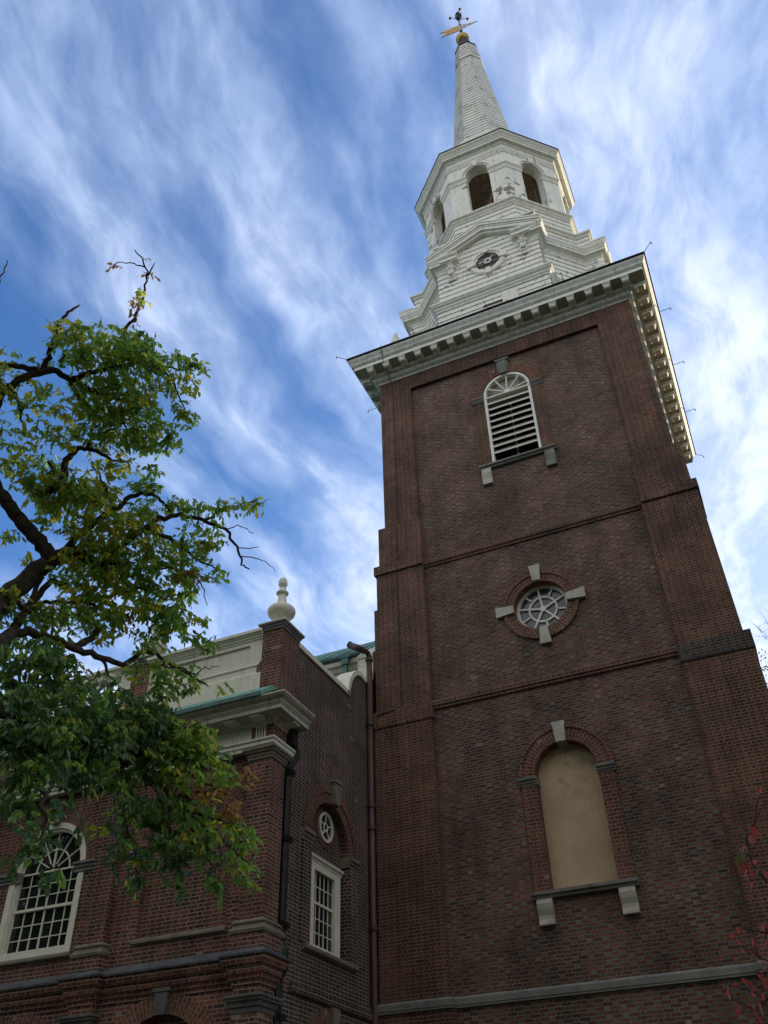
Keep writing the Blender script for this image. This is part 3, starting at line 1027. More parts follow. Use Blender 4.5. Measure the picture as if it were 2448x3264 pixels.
# pediments, brackets, round clock openings
SF = [Frame((0, 4.5 - 4.05, 0), (1, 0, 0), (0, -1, 0)), Frame((4.05, 4.5, 0), (0, 1, 0), (1, 0, 0)),
      Frame((0, 4.5 + 4.05, 0), (-1, 0, 0), (0, 1, 0)), Frame((-4.05, 4.5, 0), (0, -1, 0), (-1, 0, 0))]


def chevron(F, mb, hw, zb_apex, th, slope, d0, d1):
    F.poly(mb, [(-hw, zb_apex - slope * hw), (0, zb_apex), (0, zb_apex + th), (-hw, zb_apex + th - slope * hw)], d0, d1)
    F.poly(mb, [(0, zb_apex), (hw, zb_apex - slope * hw), (hw, zb_apex + th - slope * hw), (0, zb_apex + th)], d0, d1)


def bracket(F, parent, u):
    mb = MB()
    F.side(mb, [(0, 31.32), (0.20, 31.32), (0.20, 31.22), (0.17, 31.20), (0.17, 31.16), (0.13, 31.12), (0.12, 30.9), (0.09, 30.6), (0.06, 30.45), (0, 30.4)], u - 0.12, u + 0.12)
    F.side(mb, [(0, 31.34), (0.23, 31.34), (0.23, 31.27), (0, 31.27)], u - 0.18, u + 0.18)
    P = lambda a, b, c: F.P(u + a, b, c)
    ux, uy = F.U.x, F.U.y
    # bearded mask: brow, cheeks, nose, beard locks
    def ell(a, b, c, ra, rb, rc):
        rx = abs(ux) * ra + abs(uy) * rc
        ry = abs(ux) * rc + abs(uy) * ra
        mb.ball(P(a, b, c), rx, ry, rb, 10, 7)
    ell(0, 31.00, 0.13, 0.125, 0.17, 0.10)
    ell(-0.06, 31.06, 0.21, 0.055, 0.022, 0.03)
    ell(0.06, 31.06, 0.21, 0.055, 0.022, 0.03)
    ell(0, 30.99, 0.235, 0.022, 0.06, 0.03)
    ell(-0.055, 30.95, 0.20, 0.045, 0.05, 0.04)
    ell(0.055, 30.95, 0.20, 0.045, 0.05, 0.04)
    for a in (-0.085, -0.045, 0.0, 0.045, 0.085):
        ell(a, 30.78 - 0.05 * (1 - abs(a) * 10), 0.145, 0.03, 0.15, 0.05)
    for s in (-1, 1):
        ell(s * 0.145, 31.08, 0.10, 0.05, 0.09, 0.06)
        ell(s * 0.13, 30.35, 0.06, 0.05, 0.05, 0.045)
    for a in (-0.11, -0.055, 0.0, 0.055, 0.11):
        ell(a, 30.50, 0.09, 0.035, 0.04, 0.05)
        ell(a * 1.1, 30.37, 0.07, 0.035, 0.10, 0.05)
    mb.build('carved_bracket', M['white_trim'], parent, smooth=False)


for q, F in enumerate(SF):
    mb = MB()
    F.poly(mb, [(-2.05, 31.745), (2.05, 31.745), (0, 32.55)], -0.30, 0.0)
    for k in range(3):
        za, zb = 31.745 + 0.286 * k, 31.745 + 0.286 * (k + 1)
        ha, hb = max(0.02, (32.55 - za) / 0.393), max(0.0, (32.55 - zb) / 0.393)
        a = [F.P(-ha, za, 0.036), F.P(ha, za, 0.036)] + ([F.P(hb, zb, 0.002), F.P(-hb, zb, 0.002)] if hb > 0.01 else [F.P(0, 32.56, 0.002)])
        mb.face(a)
        mb.face([F.P(-ha, za, 0.0), F.P(ha, za, 0.0), F.P(ha, za, 0.036), F.P(-ha, za, 0.036)])
    ped = mb.build('pediment', M['white_boards'], steeple)
    mb = MB()
    chevron(F, mb, 2.26, 32.36, 0.14, 0.42, -0.25, 0.20)
    chevron(F, mb, 2.30, 32.475, 0.17, 0.42, -0.25, 0.29)
    chevron(F, mb, 2.33, 32.64, 0.09, 0.42, -0.25, 0.315)
    chevron(F, mb, 2.36, 32.725, 0.13, 0.42, -0.25, 0.36)
    chevron(F, mb, 2.38, 32.85, 0.07, 0.42, -0.25, 0.385)
    mb.build('raking_cornice', M['white_trim'], ped)
    mb = MB()
    chevron(F, mb, 2.37, 32.915, 0.02, 0.42, -0.25, 0.375)
    mb.build('pediment_roof', M['dark_roofing'], ped)
    for s in (-1, 1):
        mb = MB()
        q_ = sorted((s * 1.14, s * 1.86))
        F.side(mb, [(0, 31.34), (0.30, 31.34), (0.30, 31.50), (0.34, 31.53), (0.38, 31.60), (0.38, 31.67), (0, 31.80)], *q_)
        mb.build('bracket_cornice', M['white_trim'], ped)
        bracket(F, ped, s * 1.48)
    if q == 2:
        continue
    # round opening with four keystones
    mb = MB()
    F.ring(mb, 0, 30.72, 0.50, 0.58, 0, 360, 0.0, 0.05, 40)
    F.ring(mb, 0, 30.72, 0.58, 0.685, 0, 360, 0.0, 0.09, 40)
    F.ring(mb, 0, 30.72, 0.685, 0.73, 0, 360, 0.0, 0.06, 40)
    oc = mb.build('clock_surround', M['white_trim'], steeple)
    for k in range(4):
        t = R(90 * k)
        mb = MB()
        e = Vector((math.cos(t), math.sin(t)))
        n = Vector((-e.y, e.x))
        v4 = [e * 0.47 - n * 0.085, e * 0.80 - n * 0.13, e * 0.80 + n * 0.13, e * 0.47 + n * 0.085]
        F.poly(mb, [(v.x, 30.72 + v.y) for v in v4], 0.0, 0.14)
        mb.build('keystone', M['white_trim'], oc)
    mb = MB()
    F.disc(mb, 0, 30.72, 0.52, 0.034)
    mb.build('clock_face', M['clock_dark'], oc)
    mb = MB()
    rng = random.Random(3)
    F.ring(mb, 0.02, 30.72, 0.085, 0.15, 0, 360, 0.034, 0.07, 18)
    pts = []
    for k in range(40):                                   # ragged rim of old paint round the face
        t = 2 * math.pi * k / 40
        r_ = 0.495 - rng.random() * 0.05
        pts.append((t, r_))
    for (t, r_), (t2, r2_) in zip(pts, pts[1:] + pts[:1]):
        if math.sin(t) > 0.75:
            r_ = r2_ = 0.49
        F.poly(mb, [(r_ * math.cos(t), 30.72 + r_ * math.sin(t)), (0.51 * math.cos(t), 30.72 + 0.51 * math.sin(t)), (0.51 * math.cos(t2 if t2 else 2 * math.pi), 30.72 + 0.51 * math.sin(t2)), (r2_ * math.cos(t2), 30.72 + r2_ * math.sin(t2))], 0.034, 0.046)
    F.bar(mb, (-0.36, 30.74), (-0.02, 30.80), 0.05, 0.034, 0.05)
    F.bar(mb, (0.05, 30.80), (0.20, 30.90), 0.04, 0.034, 0.05)
    F.bar(mb, (-0.20, 30.80), (0.02, 30.70), 0.05, 0.034, 0.05)
    F.bar(mb, (0.0, 30.73), (0.17, 30.79), 0.05, 0.034, 0.05)
    F.bar(mb, (0.16, 30.96), (0.30, 31.02), 0.025, 0.034, 0.05)
    mb.build('paint_remnant', M['white_trim'], oc)
    mb = MB()
    F.disc(mb, 0.02, 30.72, 0.085, 0.06, 18)
    mb.build('hub', M['lead'], oc)

# drum
DR = octo(3.22)
mb = MB()
mb.sweep(DR, laps(32.9, 35.06, 0.29))
mb.build('drum', M['white_boards'], steeple)
mb = MB()
mb.sweep(octo(3.22), [(-0.02, 35.02), (0.05, 35.03), (0.06, 35.10), (0.11, 35.14), (0.13, 35.21), (0.19, 35.25), (0.225, 35.27), (0.225, 35.35), (0.1, 35.40), (-0.4, 35.42)])
mb.build('drum_cornice', M['white_trim'], steeple)
# open arched lantern
A_ = 3.18
LF = []
for k in range(8):
    t = k * math.pi / 4
    N_ = Vector((math.sin(t), -math.cos(t), 0))
    U_ = Vector((math.cos(t), math.sin(t), 0))
    LF.append(Frame(Vector((0, 4.5, 0)) + N_ * A_, U_, N_))
hs = A_ * math.tan(math.pi / 8)
mb = MB()
for F in LF:
    hl, hr = arch_half(0, 0.535, 35.55, 38.47, -1), arch_half(0, 0.535, 35.55, 38.47, 1)
    F.wall_hole(mb, -hs, hs, 35.35, 39.6, 0, hl, hr, 0)
    F.reveal(mb, hl, -0.42, 0)
    F.reveal(mb, hr, -0.42, 0)
    hi = (A_ - 0.42) * math.tan(math.pi / 8)
    F.wall_hole(mb, -hi, hi, 35.35, 39.6, -0.42, hl, hr, 0)
mb.build('lantern_wall', M['white_belfry'], steeple)
mb = MB()
mb.cap(octo(2.78), 39.2)
for i in range(-9, 10):
    mb.box(i * 0.28 - 0.015, i * 0.28 + 0.015, 4.5 - 2.5, 4.5 + 2.5, 39.17, 39.21)
ceil = mb.build('lantern_ceiling', M['wood_dark'], steeple)
mb = MB()
mb.cap(octo(2.9), 35.5)
mb.build('lantern_floor', M['wood_dark'], steeple)
for p0, p1, rr in (((-0.9, 3.0, 35.5), (0.5, 2.6, 39.1), 0.09), ((0.9, 3.4, 35.5), (-0.2, 2.9, 39.1), 0.09), ((1.9, 4.6, 35.5), (2.2, 3.1, 39.1), 0.08), ((0, 4.5, 35.4), (0, 4.5, 39.2), 0.55)):
    mb = MB()
    mb.tube([p0, p1], rr, 4 if rr < 0.5 else 8)
    mb.build('timber_brace' if rr < 0.5 else 'king_post', M['wood_dark'], ceil)
for F in LF:
    mb = MB()
    F.ring(mb, 0, 38.47, 0.535, 0.62, 0, 180, -0.06, 0.06, 18)
    F.ring(mb, 0, 38.47, 0.62, 0.72, 0, 180, -0.06, 0.11, 18)
    tr = mb.build('arch_trim', M['white_trim'], steeple)
    mb = MB()
    F.poly(mb, [(-0.085, 38.96), (0.085, 38.96), (0.125, 39.38), (-0.125, 39.38)], -0.3, 0.12)
    mb.build('keystone', M['white_trim'], tr)
for k in range(8):
    t = (k + 0.5) * math.pi / 4
    a0 = LF[k]
    b0 = LF[(k + 1) % 8]
    path = []
    for F, u in ((a0, 0.50), (a0, hs), (b0, -0.50)):
        p_ = F.P(u, 0, 0)
        path.append((p_[0], p_[1]))
    mb = MB()
    mb.sweep(path, [(-0.1, 38.08), (0.03, 38.08), (0.03, 38.17), (0.05, 38.19), (0.05, 38.27), (0.10, 38.33), (0.12, 38.36), (0.12, 38.43), (-0.1, 38.47)], closed=False)
    mb.build('impost_block', M['white_trim'], steeple)
mb = MB()
mb.sweep(octo(A_), [(-0.02, 39.36), (0.03, 39.36), (0.03, 39.46), (0.055, 39.47), (0.055, 39.58), (0.08, 39.60), (0.08, 39.64), (0.04, 39.66), (0.04, 39.92), (0.07, 39.94), (0.12, 40.02), (0.13, 40.06), (0.27, 40.07), (0.27, 40.20), (0.295, 40.21), (0.31, 40.26),
                    (0.35, 40.32), (0.41, 40.39), (0.43, 40.42), (0.43, 40.50)])
mb.build('lantern_cornice', M['white_trim'], steeple)
mb = MB()
mb.sweep(octo(A_), [(0.41, 40.50), (0.465, 40.50), (0.465, 40.55), (-0.2, 40.75), (-0.9, 41.3), (-1.25, 42.4), (-1.5, 42.6)])
mb.build('lantern_roof', M['dark_roofing'], steeple)
# spire
mb = MB()
mb.sweep(octo(1.0), [(0.9, 42.2), (0.9, 43.5), (0.92, 43.5), (0.92, 43.9), (0.86, 44.0), (0.80, 44.15), (0.66, 44.25), (0.62, 44.4), (0.55, 44.5)])
mb.build('spire_base', M['white_trim'], steeple)
mb = MB()
mb.sweep(octo(1.0), laps(44.45, 55.1, 0.31, 0.585, 0.024, -0.27))
mb.build('spire', M['spire_shingle'], steeple)
mb = MB()
mb.sweep(octo(0.7), [(0.0, 54.85), (0.10, 54.85)] + laps(54.95, 56.85, 0.30, 0.085, 0.03, -0.09) + [(-0.09, 56.86), (-0.085, 56.95)])
mb.build('spire_collar', M['spire_shingle'], steeple)
mb = MB()
mb.sweep(octo(0.6), [(0.0, 56.9), (0.06, 56.92), (0.06, 57.0), (-0.1, 57.35), (-0.25, 57.9), (-0.33, 58.6)])
mb.build('spire_cap', M['dark_roofing'], steeple)
# ------------------------------------------------------------------ weather vane
VX = -0.08
vane = thing('weather_vane', (VX, 4.5, 58.4), 'gilded banner weather vane with arrow and gold ball on the spire tip', 'weather vane')
VY = 4.5
mb = MB()
mb.ball((VX, VY, 58.92), 0.415, seg=28, rings=18)
mb.build('gilt_ball', M['gilt'], vane, smooth=True)
mb = MB()
mb.tube([(VX, VY, 58.3), (VX, VY, 62.2)], 0.035, 8, 0.022)
mb.ball((VX, VY, 60.08), 0.10, 0.10, 0.13, 12, 8)
mb.ball((VX, VY, 61.02), 0.07, 0.07, 0.07, 10, 6)
mb.build('pole', M['black_iron'], vane)
FV = Frame((VX, VY, 0), (1.0, 0.07, 0), (0.07, -1.0, 0))
mb = MB()
pts = [(-0.06, 60.25), (-0.06, 60.96), (-1.18, 60.96), (-1.34, 60.93), (-1.12, 60.80), (-1.06, 60.70), (-0.98, 60.70), (-0.99, 60.54), (-1.06, 60.50), (-1.12, 60.36), (-1.34, 60.22), (-1.18, 60.25)]
star = []
for k in range(10):
    t = R(90 + 36 * k)
    r_ = 0.11 if k % 2 == 0 else 0.045
    star.append((-0.80 + r_ * math.cos(t), 60.58 + r_ * math.sin(t)))
# the banner as two halves round a pierced star
upper = [(-0.06, 60.58), (-0.06, 60.96), (-1.18, 60.96), (-1.34, 60.93), (-1.12, 60.80), (-1.06, 60.70), (-0.98, 60.70), (-0.985, 60.58)]
lower = [(-0.06, 60.58), (-0.06, 60.25), (-1.18, 60.25), (-1.34, 60.22), (-1.12, 60.36), (-1.06, 60.50), (-0.99, 60.54), (-0.985, 60.58)]
su = sorted([p for p in star if p[1] >= 60.58 - 1e-6], key=lambda p: math.atan2(p[1] - 60.58, p[0] + 0.80), reverse=True)
sl_ = sorted([p for p in star if p[1] < 60.58 - 1e-6], key=lambda p: math.atan2(p[1] - 60.58, p[0] + 0.80))
FV.poly(mb, upper + [(-0.91, 60.58)] + su + [(-0.69, 60.58)], -0.02, 0.02)
FV.poly(mb, lower + [(-0.91, 60.58)] + sl_ + [(-0.69, 60.58)], -0.02, 0.02)
mb.build('banner', M['gilt'], vane)
mb = MB()
for s in (-1, 1):
    lp = [(0.02, 60.60 + s * 0.05), (0.30, 60.60 + s * 0.06), (0.40, 60.60 + s * 0.11), (0.40, 60.60 + s * 0.20), (0.28, 60.60 + s * 0.27), (0.02, 60.60 + s * 0.24)]
    mb.tube([FV.P(u, w) for u, w in lp], 0.022, 6)
    mb.tube([FV.P(u, w) for u, w in ((0.46, 60.6), (0.52, 60.6 + s * 0.12), (0.60, 60.6 + s * 0.17), (0.64, 60.6 + s * 0.10))], 0.022, 6)
mb.tube([FV.P(0.40, 60.6), FV.P(0.70, 60.6)], 0.025, 6)
FV.poly(mb, [(0.64, 60.72), (0.70, 60.6), (0.64, 60.48), (0.80, 60.56), (1.12, 60.6), (0.80, 60.64)], -0.018, 0.018)
mb.build('arrow', M['gilt'], vane)
mb = MB()
for k in range(6):
    t = k * math.pi / 6
    mb.tube([(VX + 0.20 * math.sin(p) * math.cos(t), VY + 0.20 * math.sin(p) * math.sin(t), 62.28 - 0.42 * math.cos(p)) for p in [2 * math.pi * i / 16 for i in range(17)]], 0.022, 5)
for z_, r_ in ((62.28, 0.20), (62.45, 0.185), (62.60, 0.14), (61.98, 0.14)):
    mb.tube([(VX + r_ * math.cos(2 * math.pi * i / 14), VY + r_ * math.sin(2 * math.pi * i / 14), z_) for i in range(15)], 0.025, 5)
mb.tube([(VX, VY, 62.1), (VX, VY, 63.0)], 0.02, 6)
mb.ball((VX, VY, 62.98), 0.035, seg=8, rings=6)
mb.build('crown_ornament', M['black_iron'], vane)
mb = MB()
ARM = Vector((0.50, 0.25, 0))
AR2 = Vector((-0.25, 0.50, 0))
for a in (ARM, AR2):
    mb.tube([Vector((VX, VY, 61.95)) - a, Vector((VX, VY, 61.95)) + a], 0.014, 5)
    for s in (-1, 1):
        mb.tube([Vector((VX, VY, 61.35)), Vector((VX, VY, 61.7)) + a * s * 0.25, Vector((VX, VY, 61.94)) + a * s * 0.5], 0.010, 5)
mb.build('cross_arm', M['black_iron'], vane)
for a in (ARM, -ARM, AR2, -AR2):
    mb = MB()
    mb.ball(Vector((VX, VY, 61.95)) + a, 0.095, seg=12, rings=8)
    mb.build('small_ball', M['copper_ball'], vane, smooth=True)

# ------------------------------------------------------------------ urn finials


def urn(name, loc, prof, label, mat, group, bump=None, base=None, pine=None):
    t = thing(name, loc, label, 'urn', group)
    mb = MB()
    mb.lathe(prof, loc, 28)
    if base:
        mb.box(loc[0] - base[0], loc[0] + base[0], loc[1] - base[0], loc[1] + base[0], loc[2], loc[2] + base[1])
    mb.build('vase', mat, t, smooth=True)
    if pine:
        mb = MB()
        z, rr, rz = pine
        mb.ball((loc[0], loc[1], loc[2] + z), rr, rr, rz, 24, 16, lambda p, a: 0.10 * math.cos(4 * a + 5 * p) * math.cos(4 * a - 5 * p) - 0.12 * (p / math.pi))
        mb.build('pine_cone', mat, t, smooth=True)
    return t
URN_G = 'urn finials on the corner piers and balustrade'
PROF = [(0.13, 0.0), (0.125, 0.05), (0.10, 0.10), (0.09, 0.16), (0.10, 0.20), (0.17, 0.235), (0.26, 0.28), (0.315, 0.34), (0.335, 0.41), (0.325, 0.47), (0.28, 0.525), (0.20, 0.57), (0.145, 0.61), (0.12, 0.67), (0.105, 0.76), (0.095, 0.86),
        (0.092, 0.90), (0.125, 0.915), (0.148, 0.935), (0.15, 0.96), (0.125, 0.985), (0.085, 1.0), (0.085, 1.08), (0.05, 1.12)]
urn('urn_finial', (-5.11, -5.0, 12.62), PROF, 'cream urn finial with pine cone top on the corner brick pier', M['cream_paint'], URN_G, base=(0.19, 0.03), pine=(1.25, 0.115, 0.165))
urn('urn_finial', (-8.72, -5.0, 12.62), PROF, 'cream urn finial half hidden behind the tree leaves, on the balustrade pier', M['cream_paint'], URN_G, base=(0.19, 0.03), pine=(1.25, 0.115, 0.165))
TP = [(0.22, 0.0), (0.20, 0.35), (0.17, 0.55), (0.16, 0.95), (0.15, 1.25), (0.10, 1.35), (0.11, 1.42), (0.17, 1.50), (0.205, 1.60), (0.20, 1.68), (0.14, 1.74), (0.10, 1.82), (0.135, 1.86), (0.135, 1.90), (0.09, 1.94)]
urn('urn_finial', (-4.0, 0.5, 26.36), TP, 'small white urn peeping over the left end of the tower cornice', M['white_trim'], 'urns on the tower roof', pine=(2.08, 0.085, 0.17))
urn('urn_finial', (4.0, 0.5, 26.36), TP, 'small white urn peeping over the tower cornice right of the steeple base', M['white_trim'], 'urns on the tower roof', pine=(2.08, 0.085, 0.17))

# ------------------------------------------------------------------ the church beside the tower
church = thing('church_nave', (-10.0, -5.3, 0), 'red brick church body with arched sash window, cream cornice and parapet', 'church')
FC = Frame((0, -5.3, 0), (1, 0, 0), (0, -1, 0))
FWW = Frame((-5.0, 0, 0), (0, 1, 0), (1, 0, 0))
CW, CB = -10.38, -6.81
# street front
mb = MB()
FC.wall_hole(mb, -24, -8.6, 5.1, 10.6, 0, arch_half(CW, 0.99, 6.06, 7.86, -1), arch_half(CW, 0.99, 6.06, 7.86, 1), CW)
hl, hr = arch_half(CB, 1.03, 6.13, 7.87, -1), arch_half(CB, 1.03, 6.13, 7.87, 1)
FC.wall_hole(mb, -8.6, -5.0, 5.1, 10.6, 0, hl, hr, CB)
FC.reveal(mb, hl, -0.12, 0)
FC.reveal(mb, hr, -0.12, 0)
FC.flat(mb, arch_poly(CB, 1.05, 6.10, 7.87), -0.12)
hl, hr = arch_half(CW, 0.99, 6.06, 7.86, -1), arch_half(CW, 0.99, 6.06, 7.86, 1)
FC.reveal(mb, hl, -0.3, 0)
FC.reveal(mb, hr, -0.3, 0)
for c_ in (CB - 0.17, CW):
    u0, u1 = (-8.6, -5.0) if c_ > -9 else (-24, -8.6)
    hl, hr = arch_half(c_, 1.02, 0.0, 3.76, -1), arch_half(c_, 1.02, 0.0, 3.76, 1)
    FC.wall_hole(mb, u0, u1, -0.2, 5.1, 0, hl, hr, c_)
    FC.reveal(mb, hl, -0.35, 0)
    FC.reveal(mb, hr, -0.35, 0)
    FC.flat(mb, arch_poly(c_, 1.04, -0.2, 3.76), -0.35)
mb.face([(-24, -5.3, -0.2), (-24, 14, -0.2), (-24, 14, 10.6), (-24, -5.3, 10.6)])
mb.build('street_wall', M['brick_church'], church)
mb = MB()
for c_, zc, r0_, r1_ in ((CW, 7.86, 0.99, 1.32), (CB, 7.87, 1.03, 1.42), (CB - 0.17, 3.76, 1.02, 1.37), (CW, 3.76, 1.02, 1.37)):
    mbk = MB()
    FC.ring(mbk, c_, zc, r0_, r1_, 0, 180, -0.12, 0.02, 34, brick=True)
    mbk.build('brick_arch', M['brick_arch'], church)
for c_, z0, z1, z2 in ((CB - 0.17, 4.76, 5.14, 5.20), (CW, 8.80, 9.20, 9.26)):
    mb = MB()
    FC.poly(mb, [(c_ - 0.11, z0), (c_ + 0.11, z0), (c_ + 0.15, z1), (c_ - 0.15, z1)], -0.05, 0.10)
    FC.box(mb, c_ - 0.19, c_ + 0.19, z1, z2, -0.05, 0.12)
    mb.build('keystone', M['old_stone'], church)
for u0, u1 in ((CW + 0.74, CW + 1.36), (CW - 1.36, CW - 0.74), (CB + 1.0, CB + 1.38), (CB - 1.38, CB - 1.0)):
    mb = MB()
    FC.side(mb, [(-0.1, 7.66), (0.03, 7.66), (0.03, 7.72), (0.06, 7.74), (0.06, 7.79), (0.10, 7.81), (0.10, 7.86), (-0.1, 7.88)], u0, u1)
    mb.build('impost_block', M['stone_grey'], church)
mb = MB()
FC.side(mb, [(-0.12, 6.135), (0.03, 6.13), (0.06, 6.10), (0.06, 6.05), (0.0, 6.02)], CB - 1.06, CB + 1.06)
mb.build('panel_sill', M['sandstone'], church)
mb = MB()
FC.side(mb, [(-0.12, 6.10), (0.05, 6.09), (0.08, 6.06), (0.08, 6.02), (0.0, 5.99)], CW - 1.05, CW + 1.05)
mb.build('window_sill', M['sandstone'], church)
# arched sash window
FQ = Frame((0, -5.3, 0), (1, 0, 0), (0, -1, 0))
mb = MB()
FQ.ring(mb, CW, 7.86, 0.86, 0.995, 0, 180, -0.25, 0.01, 32)
FQ.ring(mb, CW, 7.86, 0.80, 0.86, 0, 180, -0.25, -0.035, 32)
for s in (-1, 1):
    FQ.box(mb, *sorted((CW + s * 0.86, CW + s * 0.995)), 6.11, 7.86, -0.25, 0.01)
    FQ.box(mb, *sorted((CW + s * 0.80, CW + s * 0.86)), 6.24, 7.86, -0.25, -0.035)
FQ.box(mb, CW - 0.86, CW + 0.86, 6.11, 6.25, -0.25, 0.006)
aw = mb.build('arched_window', M['cream_paint'], church)
mb = MB()
FQ.box(mb, CW - 0.80, CW + 0.80, 7.06, 7.115, -0.17, -0.10)
FQ.box(mb, CW - 0.80, CW + 0.80, 7.825, 7.86, -0.17, -0.11)
for k in range(1, 6):
    u = CW - 0.80 + 1.6 * k / 6
    t_ = 0.018 if k == 3 else 0.0095
    FQ.box(mb, u - t_, u + t_, 6.24, 7.83, -0.17, -0.138)
for z_ in (6.51, 6.785, 7.36, 7.59):
    FQ.box(mb, CW - 0.80, CW + 0.80, z_ - 0.009, z_ + 0.009, -0.17, -0.14)
FQ.ring(mb, CW, 7.86, 0.43, 0.456, 0, 180, -0.17, -0.133, 24)
for k in range(1, 6):
    t = R(30 * k)
    wd = 0.034 if k == 3 else 0.02
    r_i = 0.0 if k == 3 else 0.14
    FQ.bar(mb, (CW + r_i * math.cos(t), 7.86 + r_i * math.sin(t)), (CW + 0.82 * math.cos(t), 7.86 + 0.82 * math.sin(t)), wd, -0.17, -0.13)
mb.build('glazing_bars', M['cream_paint'], aw)
def panes(F, mb, us_, zs_, d, rg):
    """old crown glass: every pane sits at its own slight angle"""
    for ua, ub in zip(us_[:-1], us_[1:]):
        for za, zb in zip(zs_[:-1], zs_[1:]):
            q = [d + rg.uniform(-0.006, 0.006) for _ in range(3)]
            q.append(q[0] + q[2] - q[1])
            mb.face([F.P(ua, za, q[0]), F.P(ub, za, q[1]), F.P(ub, zb, q[2]), F.P(ua, zb, q[3])])


rgp = random.Random(5)
mb = MB()
panes(FQ, mb, [CW - 0.80 + 1.6 * k / 6 for k in range(7)], [6.24, 6.51, 6.785, 7.085, 7.36, 7.59, 7.85], -0.16, rgp)
FQ.flat(mb, arch_poly(CW, 0.84, 7.85, 7.86), -0.16)
mb.build('glass_pane', M['glass_dark'], aw)

# pilasters and corner pier
for u0, u1, corner in ((-9.02, -8.48, False), (-12.62, -12.08, False), (-5.40, -4.88, True)):
    path = [(u0, -5.3), (u0, -5.45), (u1, -5.45), (u1, -4.90 if corner else -5.3)]
    if corner:
        path.append((-5.0, -4.90))
    mb = MB()
    mb.sweep(path, [(0, -0.2), (0, 10.0)], closed=False, caps=False)
    pi = mb.build('corner_pier' if corner else 'pilaster', M['brick_church'], church)
    mb = MB()
    mb.sweep(path, [(-0.02, 5.86), (0.05, 5.87), (0.10, 5.90), (0.115, 5.95), (0.10, 5.99), (0.07, 6.00), (0.06, 6.05), (0.085, 6.07), (0.085, 6.10), (0.03, 6.14), (-0.02, 6.15)], closed=False)
    mb.build('pier_base', M['sandstone'], pi)
    mb = MB()
    mb.sweep(path, [(-0.02, 5.64), (0.09, 5.64), (0.09, 5.87), (-0.02, 5.88)], closed=False)
    mb.build('pedestal', M['brick_church'], pi)
    mb = MB()
    mb.sweep(path, [(-0.02, 9.23), (0.03, 9.23), (0.03, 9.28), (0.05, 9.29), (0.05, 9.33), (0.09, 9.36), (0.10, 9.40), (0.125, 9.41), (0.125, 9.455), (-0.02, 9.46)], closed=False)
    mb.build('capital', M['sandstone'], pi)
    mb = MB()
    mb.sweep(path, [(-0.02, 4.62), (0.02, 4.62), (0.02, 4.70), (0.05, 4.71), (0.06, 4.78), (0.10, 4.80), (0.10, 4.84), (0.13, 4.85), (0.13, 4.89), (-0.02, 4.93)], closed=False)
    mb.build('lower_capital', M['old_stone'], pi)
# string course: corbelled brick with a lead apron
SP = [(-24, -5.3), (-12.62, -5.3), (-12.62, -5.45), (-12.08, -5.45), (-12.08, -5.3), (-9.02, -5.3), (-9.02, -5.45), (-8.48, -5.45), (-8.48, -5.3), (-5.40, -5.3), (-5.40, -5.45), (-4.88, -5.45), (-4.88, -4.90), (-5.0, -4.90)]
mb = MB()
mb.sweep(SP, [(-0.02, 5.06), (0.03, 5.06), (0.03, 5.14), (0.07, 5.145), (0.07, 5.22), (0.11, 5.225), (0.11, 5.31), (0.17, 5.37), (0.19, 5.44), (0.19, 5.50), (-0.02, 5.52)], closed=False)
sc_ = mb.build('string_course', M['brick_church'], church)
mb = MB()
mb.sweep(SP, [(0.19, 5.495), (0.225, 5.495), (0.23, 5.53), (0.20, 5.545), (0.13, 5.60), (0.015, 5.69), (-0.02, 5.69)], closed=False)
mb.build('lead_apron', M['lead'], sc_)

# cornice, frieze, architrave
EP = [(-24, -5.43), (-4.90, -5.43), (-4.90, -4.56)]
mb = MB()
mb.sweep(EP, [(-0.1, 9.455), (0.035, 9.455), (0.035, 9.53), (0.065, 9.54), (0.065, 9.60), (0.10, 9.63), (0.10, 9.67), (0.0, 9.69), (0.0, 9.98), (-0.1, 9.98)], closed=False)
fz = mb.build('frieze', M['cream_paint'], church)
mb = MB()
mb.sweep(EP, [(-0.1, 9.975), (0.02, 9.975), (0.03, 10.02), (0.07, 10.05), (0.09, 10.10), (0.38, 10.105), (0.38, 10.20), (0.40, 10.205), (0.405, 10.235), (0.425, 10.24), (0.43, 10.275), (0.46, 10.30), (0.51, 10.33), (0.53, 10.36), (0.545, 10.365), (0.545, 10.40), (-0.1, 10.42)], closed=False)
mb.build('cornice', M['cream_cornice'], church)
tg = MB()
FT2 = Frame((0, -5.43, 0), (1, 0, 0), (0, -1, 0))
for o in (-0.10, -0.033, 0.033, 0.10):
    FT2.box(tg, o - 0.018, o + 0.018, 9.70, 9.93, -0.02, 0.022)
FT2.box(tg, -0.14, 0.14, 9.93, 9.965, -0.02, 0.03)
t0 = tg.build('triglyph', M['cream_paint'], fz)
ml = MB()
FT2.box(ml, -0.13, 0.13, 10.06, 10.104, 0.03, 0.33)
k0 = ml.build('mutule', M['cream_paint'], church)
us = [-5.18 - 0.62 * i for i in range(15)]
for i, u in enumerate(us):
    for o in (t0, k0):
        if i == 0:
            o.location = (u, 0, 0)
        else:
            c = o.copy()
            COL.objects.link(c)
            c.parent = o.parent
            c.location = (u, 0, 0)
mb = MB()
FE = Frame((-4.90, 0, 0), (0, 1, 0), (1, 0, 0))
FE.box(mb, -5.12, -4.88, 10.06, 10.104, 0.03, 0.33)
mb.build('mutule', M['cream_paint'], church)
mb = MB()
mb.sweep([(-24, -5.43), (-4.90, -5.43)], [(0.555, 10.40), (0.575, 10.40), (0.575, 10.47), (0.555, 10.475), (0.155, 10.80), (-0.1, 10.84)], closed=False)
cf = mb.build('copper_flashing', M['copper_green'], church)
mb = MB()
